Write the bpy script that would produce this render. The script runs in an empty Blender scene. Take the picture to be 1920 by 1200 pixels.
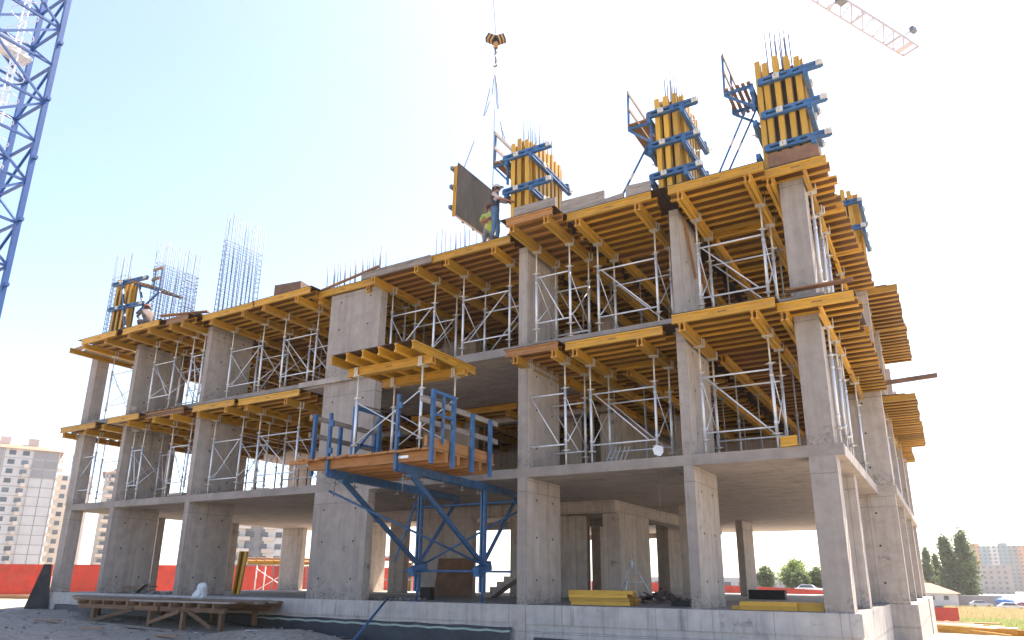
import bpy, math, random
from mathutils import Vector, Matrix
S = bpy.context.scene
HAZE = 0.00022
COL = S.collection
RND = random.Random(11)

# ------------------------------------------------------------------ camera, sky, sun, exposure
cam_d = bpy.data.cameras.new('camera'); cam = bpy.data.objects.new('camera', cam_d); COL.objects.link(cam)
_rt = Vector((0.86345124, 0.50437858, 0.00736216)); _up = Vector((0.13605676, -0.24692147, 0.95943647))
_fw = Vector((-0.48573708, 0.82742494, 0.28182876))
M4 = Matrix((( _rt.x, _up.x, -_fw.x, 7.9039684), (_rt.y, _up.y, -_fw.y, -15.23272118), (_rt.z, _up.z, -_fw.z, 0.54898491), (0, 0, 0, 1)))
cam.matrix_world = M4
cam_d.sensor_fit = 'HORIZONTAL'; cam_d.sensor_width = 36.0; cam_d.lens = 25.1083
cam_d.shift_x = -0.005214; cam_d.shift_y = 0.0491417
cam_d.clip_start = 0.1; cam_d.clip_end = 9000
S.camera = cam

SUN_EL, SUN_AZ = math.radians(58.0), math.atan2(0.22, 1.0)      # azimuth measured from +Y towards +X
w = bpy.data.worlds.new('World'); S.world = w; w.use_nodes = True
nt = w.node_tree; nt.nodes.clear()
sky = nt.nodes.new('ShaderNodeTexSky'); sky.sky_type = 'NISHITA'; sky.sun_disc = False
sky.sun_elevation = SUN_EL; sky.sun_rotation = SUN_AZ
sky.air_density = 1.0; sky.dust_density = 2.2; sky.ozone_density = 2.0; sky.altitude = 1000
bg = nt.nodes.new('ShaderNodeBackground'); bg.inputs[1].default_value = 0.09
wo = nt.nodes.new('ShaderNodeOutputWorld')
nt.links.new(sky.outputs[0], bg.inputs[0]); nt.links.new(bg.outputs[0], wo.inputs[0])
sl = bpy.data.lights.new('sun', 'SUN'); sl.energy = 4.7; sl.angle = math.radians(0.53); sl.color = (1.0, 0.93, 0.82)
so = bpy.data.objects.new('sun', sl); COL.objects.link(so)
sd = Vector((math.sin(SUN_AZ) * math.cos(SUN_EL), math.cos(SUN_AZ) * math.cos(SUN_EL), math.sin(SUN_EL)))
so.rotation_euler = sd.to_track_quat('Z', 'Y').to_euler(); so.location = (20, 60, 80)
S.view_settings.view_transform = 'Standard'; S.view_settings.look = 'None'
S.view_settings.gamma = 1.0; S.view_settings.use_curve_mapping = False
S.view_settings.exposure = 2.27
S.view_settings.use_white_balance = True; S.view_settings.white_balance_temperature = 7200; S.view_settings.white_balance_tint = 13
S.render.engine = 'CYCLES'
try:
    S.cycles.max_bounces = 8; S.cycles.diffuse_bounces = 3
except Exception: pass

# ------------------------------------------------------------------ materials
MATS = {}
def mat(name, base, rough=0.6, metal=0.0, var=0.18, scale=4.0, stretch=(1, 1, 1), rnd=0.10, bump=0.0, bscale=40.0, stain=None, samt=0.5, sscale=1.5, sstretch=(1, 1, 1), slo=0.5, shi=0.68):
    m = bpy.data.materials.new(name); m.use_nodes = True; t = m.node_tree; n = t.nodes; L = t.links
    p = n['Principled BSDF']; p.inputs['Roughness'].default_value = rough; p.inputs['Metallic'].default_value = metal
    tc = n.new('ShaderNodeTexCoord'); mp = n.new('ShaderNodeMapping'); mp.inputs['Scale'].default_value = stretch
    L.new(tc.outputs['Object'], mp.inputs[0])
    no = n.new('ShaderNodeTexNoise'); no.inputs['Scale'].default_value = scale; no.inputs['Detail'].default_value = 6; no.inputs['Roughness'].default_value = 0.65
    L.new(mp.outputs[0], no.inputs['Vector'])
    rp = n.new('ShaderNodeValToRGB'); a = [max(0, c * (1 - var * 1.6)) for c in base]; b = [min(1, c * (1 + var)) for c in base]
    rp.color_ramp.elements[0].position = 0.32; rp.color_ramp.elements[0].color = (*a, 1)
    rp.color_ramp.elements[1].position = 0.68; rp.color_ramp.elements[1].color = (*b, 1)
    L.new(no.outputs['Fac'], rp.inputs[0]); col = rp.outputs[0]
    if stain:
        mp2 = n.new('ShaderNodeMapping'); mp2.inputs['Scale'].default_value = sstretch; L.new(tc.outputs['Object'], mp2.inputs[0])
        n2 = n.new('ShaderNodeTexNoise'); n2.inputs['Scale'].default_value = sscale; n2.inputs['Detail'].default_value = 8; n2.inputs['Roughness'].default_value = 0.7
        L.new(mp2.outputs[0], n2.inputs['Vector'])
        r2 = n.new('ShaderNodeMapRange'); r2.inputs[1].default_value = slo; r2.inputs[2].default_value = shi; r2.inputs[3].default_value = 0; r2.inputs[4].default_value = samt
        L.new(n2.outputs['Fac'], r2.inputs[0])
        mx = n.new('ShaderNodeMix'); mx.data_type = 'RGBA'; L.new(r2.outputs[0], mx.inputs['Factor']); L.new(col, mx.inputs['A']); mx.inputs['B'].default_value = (*stain, 1)
        col = mx.outputs['Result']
    if rnd:
        oi = n.new('ShaderNodeObjectInfo'); r3 = n.new('ShaderNodeMapRange'); r3.inputs[3].default_value = 1 - rnd * 1.5; r3.inputs[4].default_value = 1 + rnd
        L.new(oi.outputs['Random'], r3.inputs[0])
        hs = n.new('ShaderNodeHueSaturation'); L.new(r3.outputs[0], hs.inputs['Value']); L.new(col, hs.inputs['Color']); col = hs.outputs[0]
    L.new(col, p.inputs['Base Color'])
    if bump:
        n4 = n.new('ShaderNodeTexNoise'); n4.inputs['Scale'].default_value = bscale; n4.inputs['Detail'].default_value = 5; L.new(mp.outputs[0], n4.inputs['Vector'])
        bp = n.new('ShaderNodeBump'); bp.inputs['Strength'].default_value = bump; bp.inputs['Distance'].default_value = 0.02
        L.new(n4.outputs['Fac'], bp.inputs['Height']); L.new(bp.outputs[0], p.inputs['Normal'])
    MATS[name] = m; return m

def concrete_mat(name, base, board=(1.22, 2.9), soffit=False):
    """cast concrete: cloudy tone, vertical streaks, shutter board joints, blotches"""
    m = mat(name, base, 0.85, 0, 0.10, 3.0, (1, 1, 1), 0.04, 0.35, 30, [c * 0.45 for c in base], 0.55, 0.55, (2.2, 2.2, 0.5), 0.52, 0.74)
    t = m.node_tree; n = t.nodes; L = t.links; p = n['Principled BSDF']
    src = p.inputs['Base Color'].links[0].from_socket
    tc = [x for x in n if x.type == 'TEX_COORD'][0]
    # fine vertical streaks
    mp = n.new('ShaderNodeMapping'); mp.inputs['Scale'].default_value = (4, 4, 0.2) if not soffit else (0.5, 7, 1); L.new(tc.outputs['Object'], mp.inputs[0])
    ns = n.new('ShaderNodeTexNoise'); ns.inputs['Scale'].default_value = 1.6; ns.inputs['Detail'].default_value = 4; L.new(mp.outputs[0], ns.inputs['Vector'])
    r = n.new('ShaderNodeMapRange'); r.inputs[1].default_value = 0.3; r.inputs[2].default_value = 0.7; r.inputs[3].default_value = 0.86 if not soffit else 0.74; r.inputs[4].default_value = 1.05 if not soffit else 1.08; L.new(ns.outputs['Fac'], r.inputs[0])
    # board joints : thin dark lines at sheet spacing along x, y and z
    sx = n.new('ShaderNodeSeparateXYZ'); L.new(tc.outputs['Object'], sx.inputs[0])
    fac = None
    for i, sp in enumerate((board[0], board[0] * 0.87, board[1])):
        if soffit and i == 2: continue
        d = n.new('ShaderNodeMath'); d.operation = 'DIVIDE'; L.new(sx.outputs[i], d.inputs[0]); d.inputs[1].default_value = sp
        f = n.new('ShaderNodeMath'); f.operation = 'FRACT'; L.new(d.outputs[0], f.inputs[0])
        c = n.new('ShaderNodeMath'); c.operation = 'LESS_THAN'; L.new(f.outputs[0], c.inputs[0]); c.inputs[1].default_value = 0.017 / sp
        if fac is None: fac = c.outputs[0]
        else:
            mxm = n.new('ShaderNodeMath'); mxm.operation = 'MAXIMUM'; L.new(fac, mxm.inputs[0]); L.new(c.outputs[0], mxm.inputs[1]); fac = mxm.outputs[0]
    k = n.new('ShaderNodeMath'); k.operation = 'MULTIPLY_ADD'; L.new(fac, k.inputs[0]); k.inputs[1].default_value = -0.34; k.inputs[2].default_value = 1.0
    mu = n.new('ShaderNodeMath'); mu.operation = 'MULTIPLY'; L.new(r.outputs[0], mu.inputs[0]); L.new(k.outputs[0], mu.inputs[1])
    # scattered honeycomb blotches
    nb = n.new('ShaderNodeTexNoise'); nb.inputs['Scale'].default_value = 1.3; nb.inputs['Detail'].default_value = 10; nb.inputs['Roughness'].default_value = 0.75; L.new(tc.outputs['Object'], nb.inputs['Vector'])
    rb = n.new('ShaderNodeMapRange'); rb.inputs[1].default_value = 0.60; rb.inputs[2].default_value = 0.68; rb.inputs[3].default_value = 1.0; rb.inputs[4].default_value = 0.48; L.new(nb.outputs['Fac'], rb.inputs[0])
    m2 = n.new('ShaderNodeMath'); m2.operation = 'MULTIPLY'; L.new(mu.outputs[0], m2.inputs[0]); L.new(rb.outputs[0], m2.inputs[1])
    def math_(op, a, b=None, c=None):
        q = n.new('ShaderNodeMath'); q.operation = op
        for i, v_ in enumerate((a, b, c)):
            if v_ is None: continue
            if isinstance(v_, (int, float)): q.inputs[i].default_value = v_
            else: L.new(v_, q.inputs[i])
        return q.outputs[0]
    def mr(v_, a, b, c, d):
        q = n.new('ShaderNodeMapRange'); L.new(v_, q.inputs[0])
        for i, x_ in enumerate((a, b, c, d)): q.inputs[i + 1].default_value = x_
        return q.outputs[0]
    val = m2.outputs[0]
    if not soffit:
        def noise(sc, det, vec):
            mpp = n.new('ShaderNodeMapping'); mpp.inputs['Scale'].default_value = vec; L.new(tc.outputs['Object'], mpp.inputs[0])
            q = n.new('ShaderNodeTexNoise'); q.inputs['Scale'].default_value = sc; q.inputs['Detail'].default_value = det; q.inputs['Roughness'].default_value = 0.7; L.new(mpp.outputs[0], q.inputs['Vector']); return q.outputs['Fac']
        zf = math_('FRACT', math_('DIVIDE', sx.outputs[2], 3.2))                       # height within a storey
        n1 = noise(2.2, 9, (1, 1, 1)); n2_ = noise(14, 4, (1, 1, 1)); n3 = noise(7, 3, (1, 1, 0.03))
        # rough leaked patches near the foot of each pour
        foot = mr(math_('ADD', zf, math_('MULTIPLY', math_('SUBTRACT', n1, 0.5), 0.55)), 0.02, 0.12, 1.0, 0.0)
        patch = math_('MULTIPLY', foot, mr(n2_, 0.42, 0.60, 0.0, 0.42))
        # wavy pour joint under the slab
        wob = math_('ADD', zf, math_('MULTIPLY', math_('SUBTRACT', n1, 0.5), 0.02))
        jl = math_('COMPARE', wob, 0.82, 0.0035)
        # drips running down from the slab
        drip = math_('MULTIPLY', mr(n3, 0.60, 0.70, 0.0, 0.40), mr(math_('ADD', zf, math_('MULTIPLY', n1, 0.5)), 0.75, 1.15, 0.0, 1.0))
        dark = math_('ADD', math_('ADD', patch, math_('MULTIPLY', jl, 0.28)), drip)
        val = math_('MULTIPLY', val, math_('SUBTRACT', 1.0, math_('MINIMUM', dark, 0.7)))
    hs = n.new('ShaderNodeHueSaturation'); L.new(val, hs.inputs['Value']); L.new(src, hs.inputs['Color']); L.new(hs.outputs[0], p.inputs['Base Color'])
    return m

concrete_mat('concrete', (0.475, 0.415, 0.375))
concrete_mat('concrete_slab', (0.42, 0.365, 0.33), (2.44, 2.0), True)
concrete_mat('concrete_plinth', (0.45, 0.415, 0.39), (1.2, 0.62))
mat('yellow', (0.53, 0.285, 0.026), 0.5, 0, 0.15, 3, (0.7, 6, 6), 0.22, 0.15, 30, (0.42, 0.34, 0.22), 0.6, 3.0, (0.8, 3, 3), 0.54, 0.72)
mat('yellow_web', (0.50, 0.245, 0.018), 0.55, 0, 0.16, 3, (0.7, 6, 6), 0.14, 0.15, 30, (0.2, 0.1, 0.03), 0.5, 3.0, (0.6, 4, 4), 0.52, 0.75)
mat('yellow_brownweb', (0.50, 0.26, 0.024), 0.5, 0, 0.16, 3, (0.7, 6, 6), 0.24, 0.15, 30, (0.30, 0.20, 0.10), 0.6, 3.0, (0.8, 3, 3), 0.52, 0.72)  # darker copy of yellow for the shaded joists behind the front one
mat('yellow_brownweb_web', (0.16, 0.066, 0.011), 0.6, 0, 0.2, 3, (0.7, 6, 6), 0.14, 0.15, 30)  # their web: the shade between joists is put into this colour
mat('joist_brown_web', (0.15, 0.06, 0.015), 0.6, 0, 0.18, 3, (0.6, 8, 8), 0.15, 0.2, 30)  # web darkened to carry the shade between brown joists
mat('yellow_stamp', (0.20, 0.11, 0.02), 0.6, 0, 0.6, 60, (1, 1, 1), 0)
mat('yellow_end', (0.50, 0.22, 0.03), 0.6, 0, 0.2, 20, rnd=0.1)
mat('joist_brown', (0.36, 0.17, 0.04), 0.6, 0, 0.16, 3, (0.6, 8, 8), 0.15, 0.2, 30, (0.2, 0.09, 0.03), 0.5, 3, (0.5, 4, 4), 0.5, 0.72)
mat('timber', (0.30, 0.16, 0.08), 0.75, 0, 0.2, 3, (1, 9, 9), 0.16, 0.3, 30)
mat('timber_grey', (0.30, 0.255, 0.22), 0.85, 0, 0.25, 3, (1, 9, 9), 0.2, 0.35, 30)
mat('timber_orange', (0.34, 0.155, 0.05), 0.7, 0, 0.2, 3, (1, 9, 9), 0.14, 0.3, 30)
mat('ply', (0.04, 0.02, 0.012), 0.55, 0, 0.25, 2, rnd=0.2)
mat('ply_brown', (0.20, 0.10, 0.055), 0.7, 0, 0.25, 2, rnd=0.1)
mat('ply_face', (0.04, 0.037, 0.041), 0.95, 0, 0.2, 1.5, (1, 1, 0.5), 0.0, 0.1, 20, (0.10, 0.09, 0.09), 0.6, 1.6, (1, 2, 0.6), 0.5, 0.7)
mat('galv', (0.66, 0.69, 0.74), 0.42, 0.35, 0.12, 8, (1, 1, 0.5), 0.08)
mat('galv_shaded', (0.34, 0.34, 0.345), 0.55, 0.3, 0.2, 8, (1, 1, 0.5), 0.15)  # galv for the inner props, interior shade put into its colour
mat('galv_inner', (0.62, 0.59, 0.53), 0.5, 0.3, 0.15, 8, (1, 1, 0.5), 0.08)
mat('steel_dark', (0.20, 0.21, 0.22), 0.5, 0.7, 0.2, 8)
mat('rebar', (0.11, 0.135, 0.19), 0.65, 0.4, 0.2, 8)
mat('blue', (0.026, 0.11, 0.26), 0.5, 0, 0.2, 6, (1, 1, 1), 0.14, 0.08, 20, (0.17, 0.17, 0.18), 0.65, 5.0, (1, 1, 1), 0.53, 0.70)
mat('crane_blue', (0.022, 0.08, 0.26), 0.4, 0, 0.08, 2, rnd=0.03)
mat('white_paint', (0.75, 0.75, 0.74), 0.5, 0, 0.06, 4)
mat('jib_grey', (0.46, 0.43, 0.48), 0.5, 0, 0.06, 4)
mat('bitumen', (0.028, 0.032, 0.042), 0.55, 0, 0.3, 2, rnd=0, bump=0.4, bscale=12)
mat('insulation', (0.34, 0.42, 0.37), 0.8, 0, 0.1, 3)
mat('red_fence', (0.55, 0.05, 0.028), 0.6, 0, 0.15, 1.5, (1, 1, 1), 0.16, 0, 40, (0.33, 0.10, 0.06), 0.5, 2.0, (1, 1, 0.4), 0.5, 0.75)
mat('gravel', (0.24, 0.23, 0.215), 0.95, 0, 0.25, 5, bump=0.8, bscale=14)
mat('black', (0.018, 0.018, 0.02), 0.7, 0, 0.2, 4)
mat('black_panel', (0.05, 0.05, 0.05), 0.6, 0, 0.3, 2)
mat('plastic_white', (0.62, 0.64, 0.66), 0.5, 0, 0.1, 6, bump=0.3, bscale=20)
mat('wall_white', (0.48, 0.465, 0.455), 0.8, 0, 0.06, 0.4)
mat('wall_tan', (0.55, 0.47, 0.40), 0.8, 0, 0.06, 0.4)
mat('wall_grey', (0.26, 0.25, 0.26), 0.8, 0, 0.06, 0.4)
mat('wall_orange', (0.56, 0.25, 0.12), 0.8, 0, 0.06, 0.4)
mat('wall_teal', (0.16, 0.25, 0.28), 0.8, 0, 0.06, 0.4)
mat('brick_grey', (0.33, 0.29, 0.28), 0.85, 0, 0.1, 0.6)
mat('roof_tile', (0.21, 0.10, 0.068), 0.8, 0, 0.12, 2)
mat('glass', (0.10, 0.12, 0.15), 0.15, 0, 0.3, 0.5, rnd=0.35)
mat('leaf', (0.12, 0.175, 0.065), 0.6, 0, 0.45, 0.6, rnd=0.05)
mat('leaf_light', (0.16, 0.24, 0.06), 0.6, 0, 0.4, 0.8, rnd=0.05)
mat('bark', (0.12, 0.09, 0.065), 0.9, 0, 0.2, 5)
mat('dry_grass', (0.42, 0.34, 0.17), 0.9, 0, 0.3, 3)
mat('green_grass', (0.30, 0.34, 0.13), 0.9, 0, 0.3, 3)
mat('skin', (0.36, 0.17, 0.105), 0.6, 0, 0.06, 8)
mat('hair', (0.03, 0.022, 0.018), 0.8, 0, 0.1, 8)
mat('denim', (0.085, 0.17, 0.30), 0.85, 0, 0.2, 9)
mat('trousers_grey', (0.24, 0.245, 0.25), 0.85, 0, 0.15, 9)
mat('shirt_pale', (0.55, 0.45, 0.42), 0.85, 0, 0.1, 9)
mat('vest_dark', (0.035, 0.04, 0.065), 0.8, 0, 0.15, 9)
mat('vest_lime', (0.50, 0.60, 0.16), 0.7, 0, 0.1, 9)
mat('cloth_brown', (0.11, 0.08, 0.075), 0.85, 0, 0.2, 9)
mat('cap_pale', (0.52, 0.55, 0.55), 0.7, 0, 0.08, 9)
mat('cap_red', (0.30, 0.07, 0.04), 0.7, 0, 0.1, 9)
mat('boot', (0.05, 0.04, 0.035), 0.8, 0, 0.1, 9)
mat('hook_yellow', (0.50, 0.25, 0.07), 0.5, 0, 0.08, 4)
mat('car_white', (0.72, 0.72, 0.72), 0.3, 0, 0.03, 1)
mat('car_silver', (0.45, 0.46, 0.48), 0.3, 0.3, 0.03, 1)
mat('car_red', (0.45, 0.04, 0.03), 0.3, 0, 0.03, 1)
mat('tarp_blue', (0.05, 0.16, 0.42), 0.6, 0, 0.1, 2)
for nm in ('leaf', 'leaf_light', 'dry_grass', 'green_grass'):
    t_ = MATS[nm].node_tree; pb = t_.nodes['Principled BSDF']; out = [n for n in t_.nodes if n.type == 'OUTPUT_MATERIAL'][0]
    tl = t_.nodes.new('ShaderNodeBsdfTranslucent'); mxs = t_.nodes.new('ShaderNodeMixShader'); mxs.inputs[0].default_value = 0.45
    t_.links.new(pb.inputs['Base Color'].links[0].from_socket, tl.inputs['Color']); t_.links.new(pb.outputs[0], mxs.inputs[1]); t_.links.new(tl.outputs[0], mxs.inputs[2]); t_.links.new(mxs.outputs[0], out.inputs[0])
mat('timber_dark', (0.19, 0.105, 0.058), 0.8, 0, 0.25, 3, (1, 9, 9), 0.2, 0.3, 30)
MATS['ply_face'].node_tree.nodes['Principled BSDF'].inputs['Specular IOR Level'].default_value = 0.1
# ground : dusty construction soil with pale gravel, tyre-worn patches, turning to dry grass far right
def ground_mat():
    m = mat('ground', (0.31, 0.265, 0.215), 0.95, 0, 0.20, 0.7, (1, 1, 1), 0, 0.7, 5, (0.25, 0.23, 0.205), 0.75, 0.35, (1, 1, 1), 0.42, 0.60)
    t = m.node_tree; n = t.nodes; L = t.links; p = n['Principled BSDF']; src = p.inputs['Base Color'].links[0].from_socket
    tc = [x for x in n if x.type == 'TEX_COORD'][0]
    no = n.new('ShaderNodeTexNoise'); no.inputs['Scale'].default_value = 9; no.inputs['Detail'].default_value = 8; L.new(tc.outputs['Object'], no.inputs['Vector'])
    r = n.new('ShaderNodeMapRange'); r.inputs[1].default_value = 0.35; r.inputs[2].default_value = 0.7; r.inputs[3].default_value = 0.72; r.inputs[4].default_value = 1.22; L.new(no.outputs['Fac'], r.inputs[0])
    hs = n.new('ShaderNodeHueSaturation'); L.new(r.outputs[0], hs.inputs['Value']); L.new(src, hs.inputs['Color'])
    L.new(hs.outputs[0], p.inputs['Base Color'])
ground_mat()

# ------------------------------------------------------------------ mesh helpers
class MB:
    def __init__(s): s.v = []; s.f = []; s.m = []; s.sm = []
    def quad(s, pts, mi=0):
        b = len(s.v); s.v += [tuple(p) for p in pts]; s.f.append(tuple(range(b, b + len(pts)))); s.m.append(mi); s.sm.append(False)
    def box(s, x0, y0, z0, x1, y1, z1, mi=0):
        b = len(s.v)
        s.v += [(x0,y0,z0),(x1,y0,z0),(x1,y1,z0),(x0,y1,z0),(x0,y0,z1),(x1,y0,z1),(x1,y1,z1),(x0,y1,z1)]
        for q in ((0,3,2,1),(4,5,6,7),(0,1,5,4),(1,2,6,5),(2,3,7,6),(3,0,4,7)):
            s.f.append(tuple(b + i for i in q)); s.m.append(mi); s.sm.append(False)
        return s
    def obox(s, p, q, wd, hd, up=(0, 0, 1), mi=0):
        """rectangular bar from p to q, width wd (sideways), height hd (along up)"""
        p = Vector(p); q = Vector(q); d = (q - p).normalized(); u = Vector(up)
        if abs(d.dot(u)) > 0.99: u = Vector((0, 1, 0))
        sd_ = d.cross(u).normalized(); u = sd_.cross(d).normalized(); b = len(s.v)
        for e in (p, q):
            for a, c in ((-1,-1),(1,-1),(1,1),(-1,1)): s.v.append(tuple(e + sd_ * a * wd / 2 + u * c * hd / 2))
        for qd in ((0,1,2,3),(7,6,5,4),(0,4,5,1),(1,5,6,2),(2,6,7,3),(3,7,4,0)):
            s.f.append(tuple(b + i for i in qd)); s.m.append(mi); s.sm.append(False)
        return s
    def tube(s, p, q, r, n=8, r2=None, mi=0, cap=True):
        p = Vector(p); q = Vector(q); d = (q - p).normalized(); a = Vector((0, 0, 1)) if abs(d.z) < 0.9 else Vector((1, 0, 0))
        u = d.cross(a).normalized(); v_ = d.cross(u); b = len(s.v); r2 = r if r2 is None else r2
        for e, rr in ((p, r), (q, r2)):
            for i in range(n):
                t = 2 * math.pi * i / n; s.v.append(tuple(e + u * math.cos(t) * rr + v_ * math.sin(t) * rr))
        for i in range(n):
            j = (i + 1) % n; s.f.append((b + i, b + n + i, b + n + j, b + j)); s.m.append(mi); s.sm.append(n > 4)
        if cap:
            s.f.append(tuple(b + i for i in range(n))); s.f.append(tuple(b + n + i for i in reversed(range(n)))); s.m += [mi, mi]; s.sm += [False, False]
        return s
    def path(s, pts, r, n=6, mi=0):
        for a, b in zip(pts[:-1], pts[1:]): s.tube(a, b, r, n, mi=mi, cap=True)
        return s
    def prism(s, poly, z0, z1, mi=0):
        """poly: counter-clockwise xy outline"""
        b = len(s.v); n = len(poly); s.v += [(x, y, z0) for x, y in poly] + [(x, y, z1) for x, y in poly]
        s.f.append(tuple(b + i for i in reversed(range(n)))); s.f.append(tuple(b + n + i for i in range(n))); s.m += [mi, mi]; s.sm += [False] * 2
        for i in range(n):
            j = (i + 1) % n; s.f.append((b + i, b + j, b + n + j, b + n + i)); s.m.append(mi); s.sm.append(False)
        return s
    def xsec(s, prof, x0, x1, mi=0, mend=None):
        """profile in (y,z) swept along x"""
        b = len(s.v); n = len(prof); s.v += [(x0, y, z) for y, z in prof] + [(x1, y, z) for y, z in prof]
        e = mi if mend is None else mend
        s.f.append(tuple(b + i for i in reversed(range(n)))); s.f.append(tuple(b + n + i for i in range(n))); s.m += [e, e]; s.sm += [False] * 2
        for i in range(n):
            j = (i + 1) % n; s.f.append((b + i, b + j, b + n + j, b + n + i)); s.m.append(mi); s.sm.append(False)
        return s
    def blob(s, c, r, seed=0, n=10, k=7, jit=0.25, mi=0, flat=0.0):
        rr = random.Random(seed); b = len(s.v); rx, ry, rz = r
        for i in range(k + 1):
            th = math.pi * i / k
            for j in range(n):
                ph = 2 * math.pi * j / n; q = 1 + rr.uniform(-jit, jit)
                z = math.cos(th) * rz * q
                s.v.append((c[0] + math.sin(th) * math.cos(ph) * rx * q, c[1] + math.sin(th) * math.sin(ph) * ry * q, c[2] + max(z, -rz * flat if flat else -1e9)))
        for i in range(k):
            for j in range(n):
                s.f.append((b + i*n + j, b + (i+1)*n + j, b + (i+1)*n + (j+1) % n, b + i*n + (j+1) % n)); s.m.append(mi); s.sm.append(True)
        return s
    def mesh(s, name, mats):
        me = bpy.data.meshes.new(name); me.from_pydata(s.v, [], s.f)
        for m in mats: me.materials.append(MATS[m])
        me.polygons.foreach_set('material_index', s.m); me.polygons.foreach_set('use_smooth', s.sm); me.update(); return me

def obj(name, me, parent=None, loc=(0, 0, 0), rot=(0, 0, 0)):
    o = bpy.data.objects.new(name, me); COL.objects.link(o); o.location = loc; o.rotation_euler = rot
    if parent is not None: o.parent = parent
    return o
def tag(o, label, cat, group=None):
    o['label'] = label; o['category'] = cat
    if group: o['group'] = group
    return o
def thing(name, label, cat, loc=(0, 0, 0), rz=0.0, group=None):
    o = bpy.data.objects.new(name, None); COL.objects.link(o); o.location = loc; o.rotation_euler = (0, 0, rz); o.empty_display_size = 0.2
    return tag(o, label, cat, group)
def part(name, mb, mats, root, wloc=None):
    """mesh given in world coordinates, parented to an unrotated root"""
    me = mb.mesh(name, mats) if isinstance(mb, MB) else mb
    L = root.location; 
    o = obj(name, me, root, (-L[0], -L[1], -L[2])); return o
def structure(name, mb, mats):
    o = obj(name, mb.mesh(name, mats)); o['kind'] = 'structure'; return o
CACHE = {}
def cached(key, fn):
    if key not in CACHE: CACHE[key] = fn()
    return CACHE[key]

H20 = [(-0.04,-0.1),(0.04,-0.1),(0.04,-0.066),(0.014,-0.055),(0.014,0.055),(0.04,0.066),(0.04,0.1),(-0.04,0.1),(-0.04,0.066),(-0.014,0.055),(-0.014,-0.055),(-0.04,-0.066)]
def hbeam(L, m='yellow'):
    L = round(L, 2)
    def mk():
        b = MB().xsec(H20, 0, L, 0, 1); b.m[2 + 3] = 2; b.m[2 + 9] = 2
        if m == 'yellow' and L > 1.0:
            for sy in (-1, 1):
                for hx in (0.10, 0.22, L - 0.22, L - 0.10): b.box(hx - .012, sy * .0148 - .001, -.012, hx + .012, sy * .0148 + .001, .012, 3)
                b.box(L * .46, sy * .0148 - .001, -.012, L * .46 + .2, sy * .0148 + .001, .018, 4)
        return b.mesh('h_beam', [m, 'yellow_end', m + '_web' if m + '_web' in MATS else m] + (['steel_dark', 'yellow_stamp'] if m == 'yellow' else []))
    return cached(('h', L, m), mk)
def plank(L, wd, hd, m='timber'):
    L = round(L, 2)
    return cached(('p', L, wd, hd, m), lambda: MB().box(0, -wd/2, -hd/2, L, wd/2, hd/2).mesh('plank', [m]))
ZROT = math.pi / 2

# ------------------------------------------------------------------ ground
def gz(x, y):
    z = -0.58 - 0.55 * min(1, max(0, (x + 20) / 17.0))
    if y > 3 and x < 3: z += (0.25) * min(1, (y - 3) / 20) * min(1, max(0, (3 - x) / 10))
    k = min(1, max(0, (x - (5.2 - 0.045 * (y + 15))) / 2.5))                   # the field to the right rear lies lower
    z -= k * (0.05 * min(max(0, y - 14), 38) + 0.0115 * min(max(0, y - 52), 113))
    k2 = (1 - k) * min(1, max(0, (x + 60) / 30))
    z -= k2 * 0.0085 * min(max(0, y - 35), 120)
    z += 0.006 * max(0, -x - 40)
    # heap of gravel against the plinth
    d = ((x + 6.4) / 2.6) ** 2 + ((y + 1.9) / 1.0) ** 2
    z += 0.34 * math.exp(-d * 1.2)
    d = ((x + 11.0) / 4.0) ** 2 + ((y + 0.8) / 1.1) ** 2
    z += 0.18 * math.exp(-d)
    return z
def axis(a, b, st, far, g=1.28):
    xs = []; x = a
    while x <= b + 1e-6: xs.append(x); x += st
    d = st; x = b
    hi = []
    while x < far: d *= g; x += d; hi.append(x)
    d = st; x = a; lo = []
    while x > -far: d *= g; x -= d; lo.append(x)
    return lo[::-1] + xs + hi
gx = axis(-30, 16, 0.45, 1100); gy = axis(-14, 30, 0.45, 1100)
g = MB(); gr = random.Random(5); W_ = len(gx)
for y in gy:
    for x in gx:
        near = -32 < x < 18 and -16 < y < 32
        g.v.append((x, y, gz(max(min(x, 400), -400), max(min(y, 500), -100)) + (gr.uniform(-0.035, 0.035) if near else 0)))
for j in range(len(gy) - 1):
    for i in range(W_ - 1):
        g.f.append((j*W_+i, j*W_+i+1, (j+1)*W_+i+1, (j+1)*W_+i)); g.m.append(0); g.sm.append(True)
structure('ground', g, ['ground'])

# ------------------------------------------------------------------ concrete frame of the building
bld = thing('building_frame', 'unfinished grey concrete building frame of columns and slabs standing on a raised plinth', 'building', (-7.5, 8, -0.8))
Z0, Z1B, Z1T, Z2B, Z2T, Z3B = 0.0, 2.966, 3.20, 6.182, 6.41, 9.16
XL, XR, XR2 = -21.12, 6.42, 6.90
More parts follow.
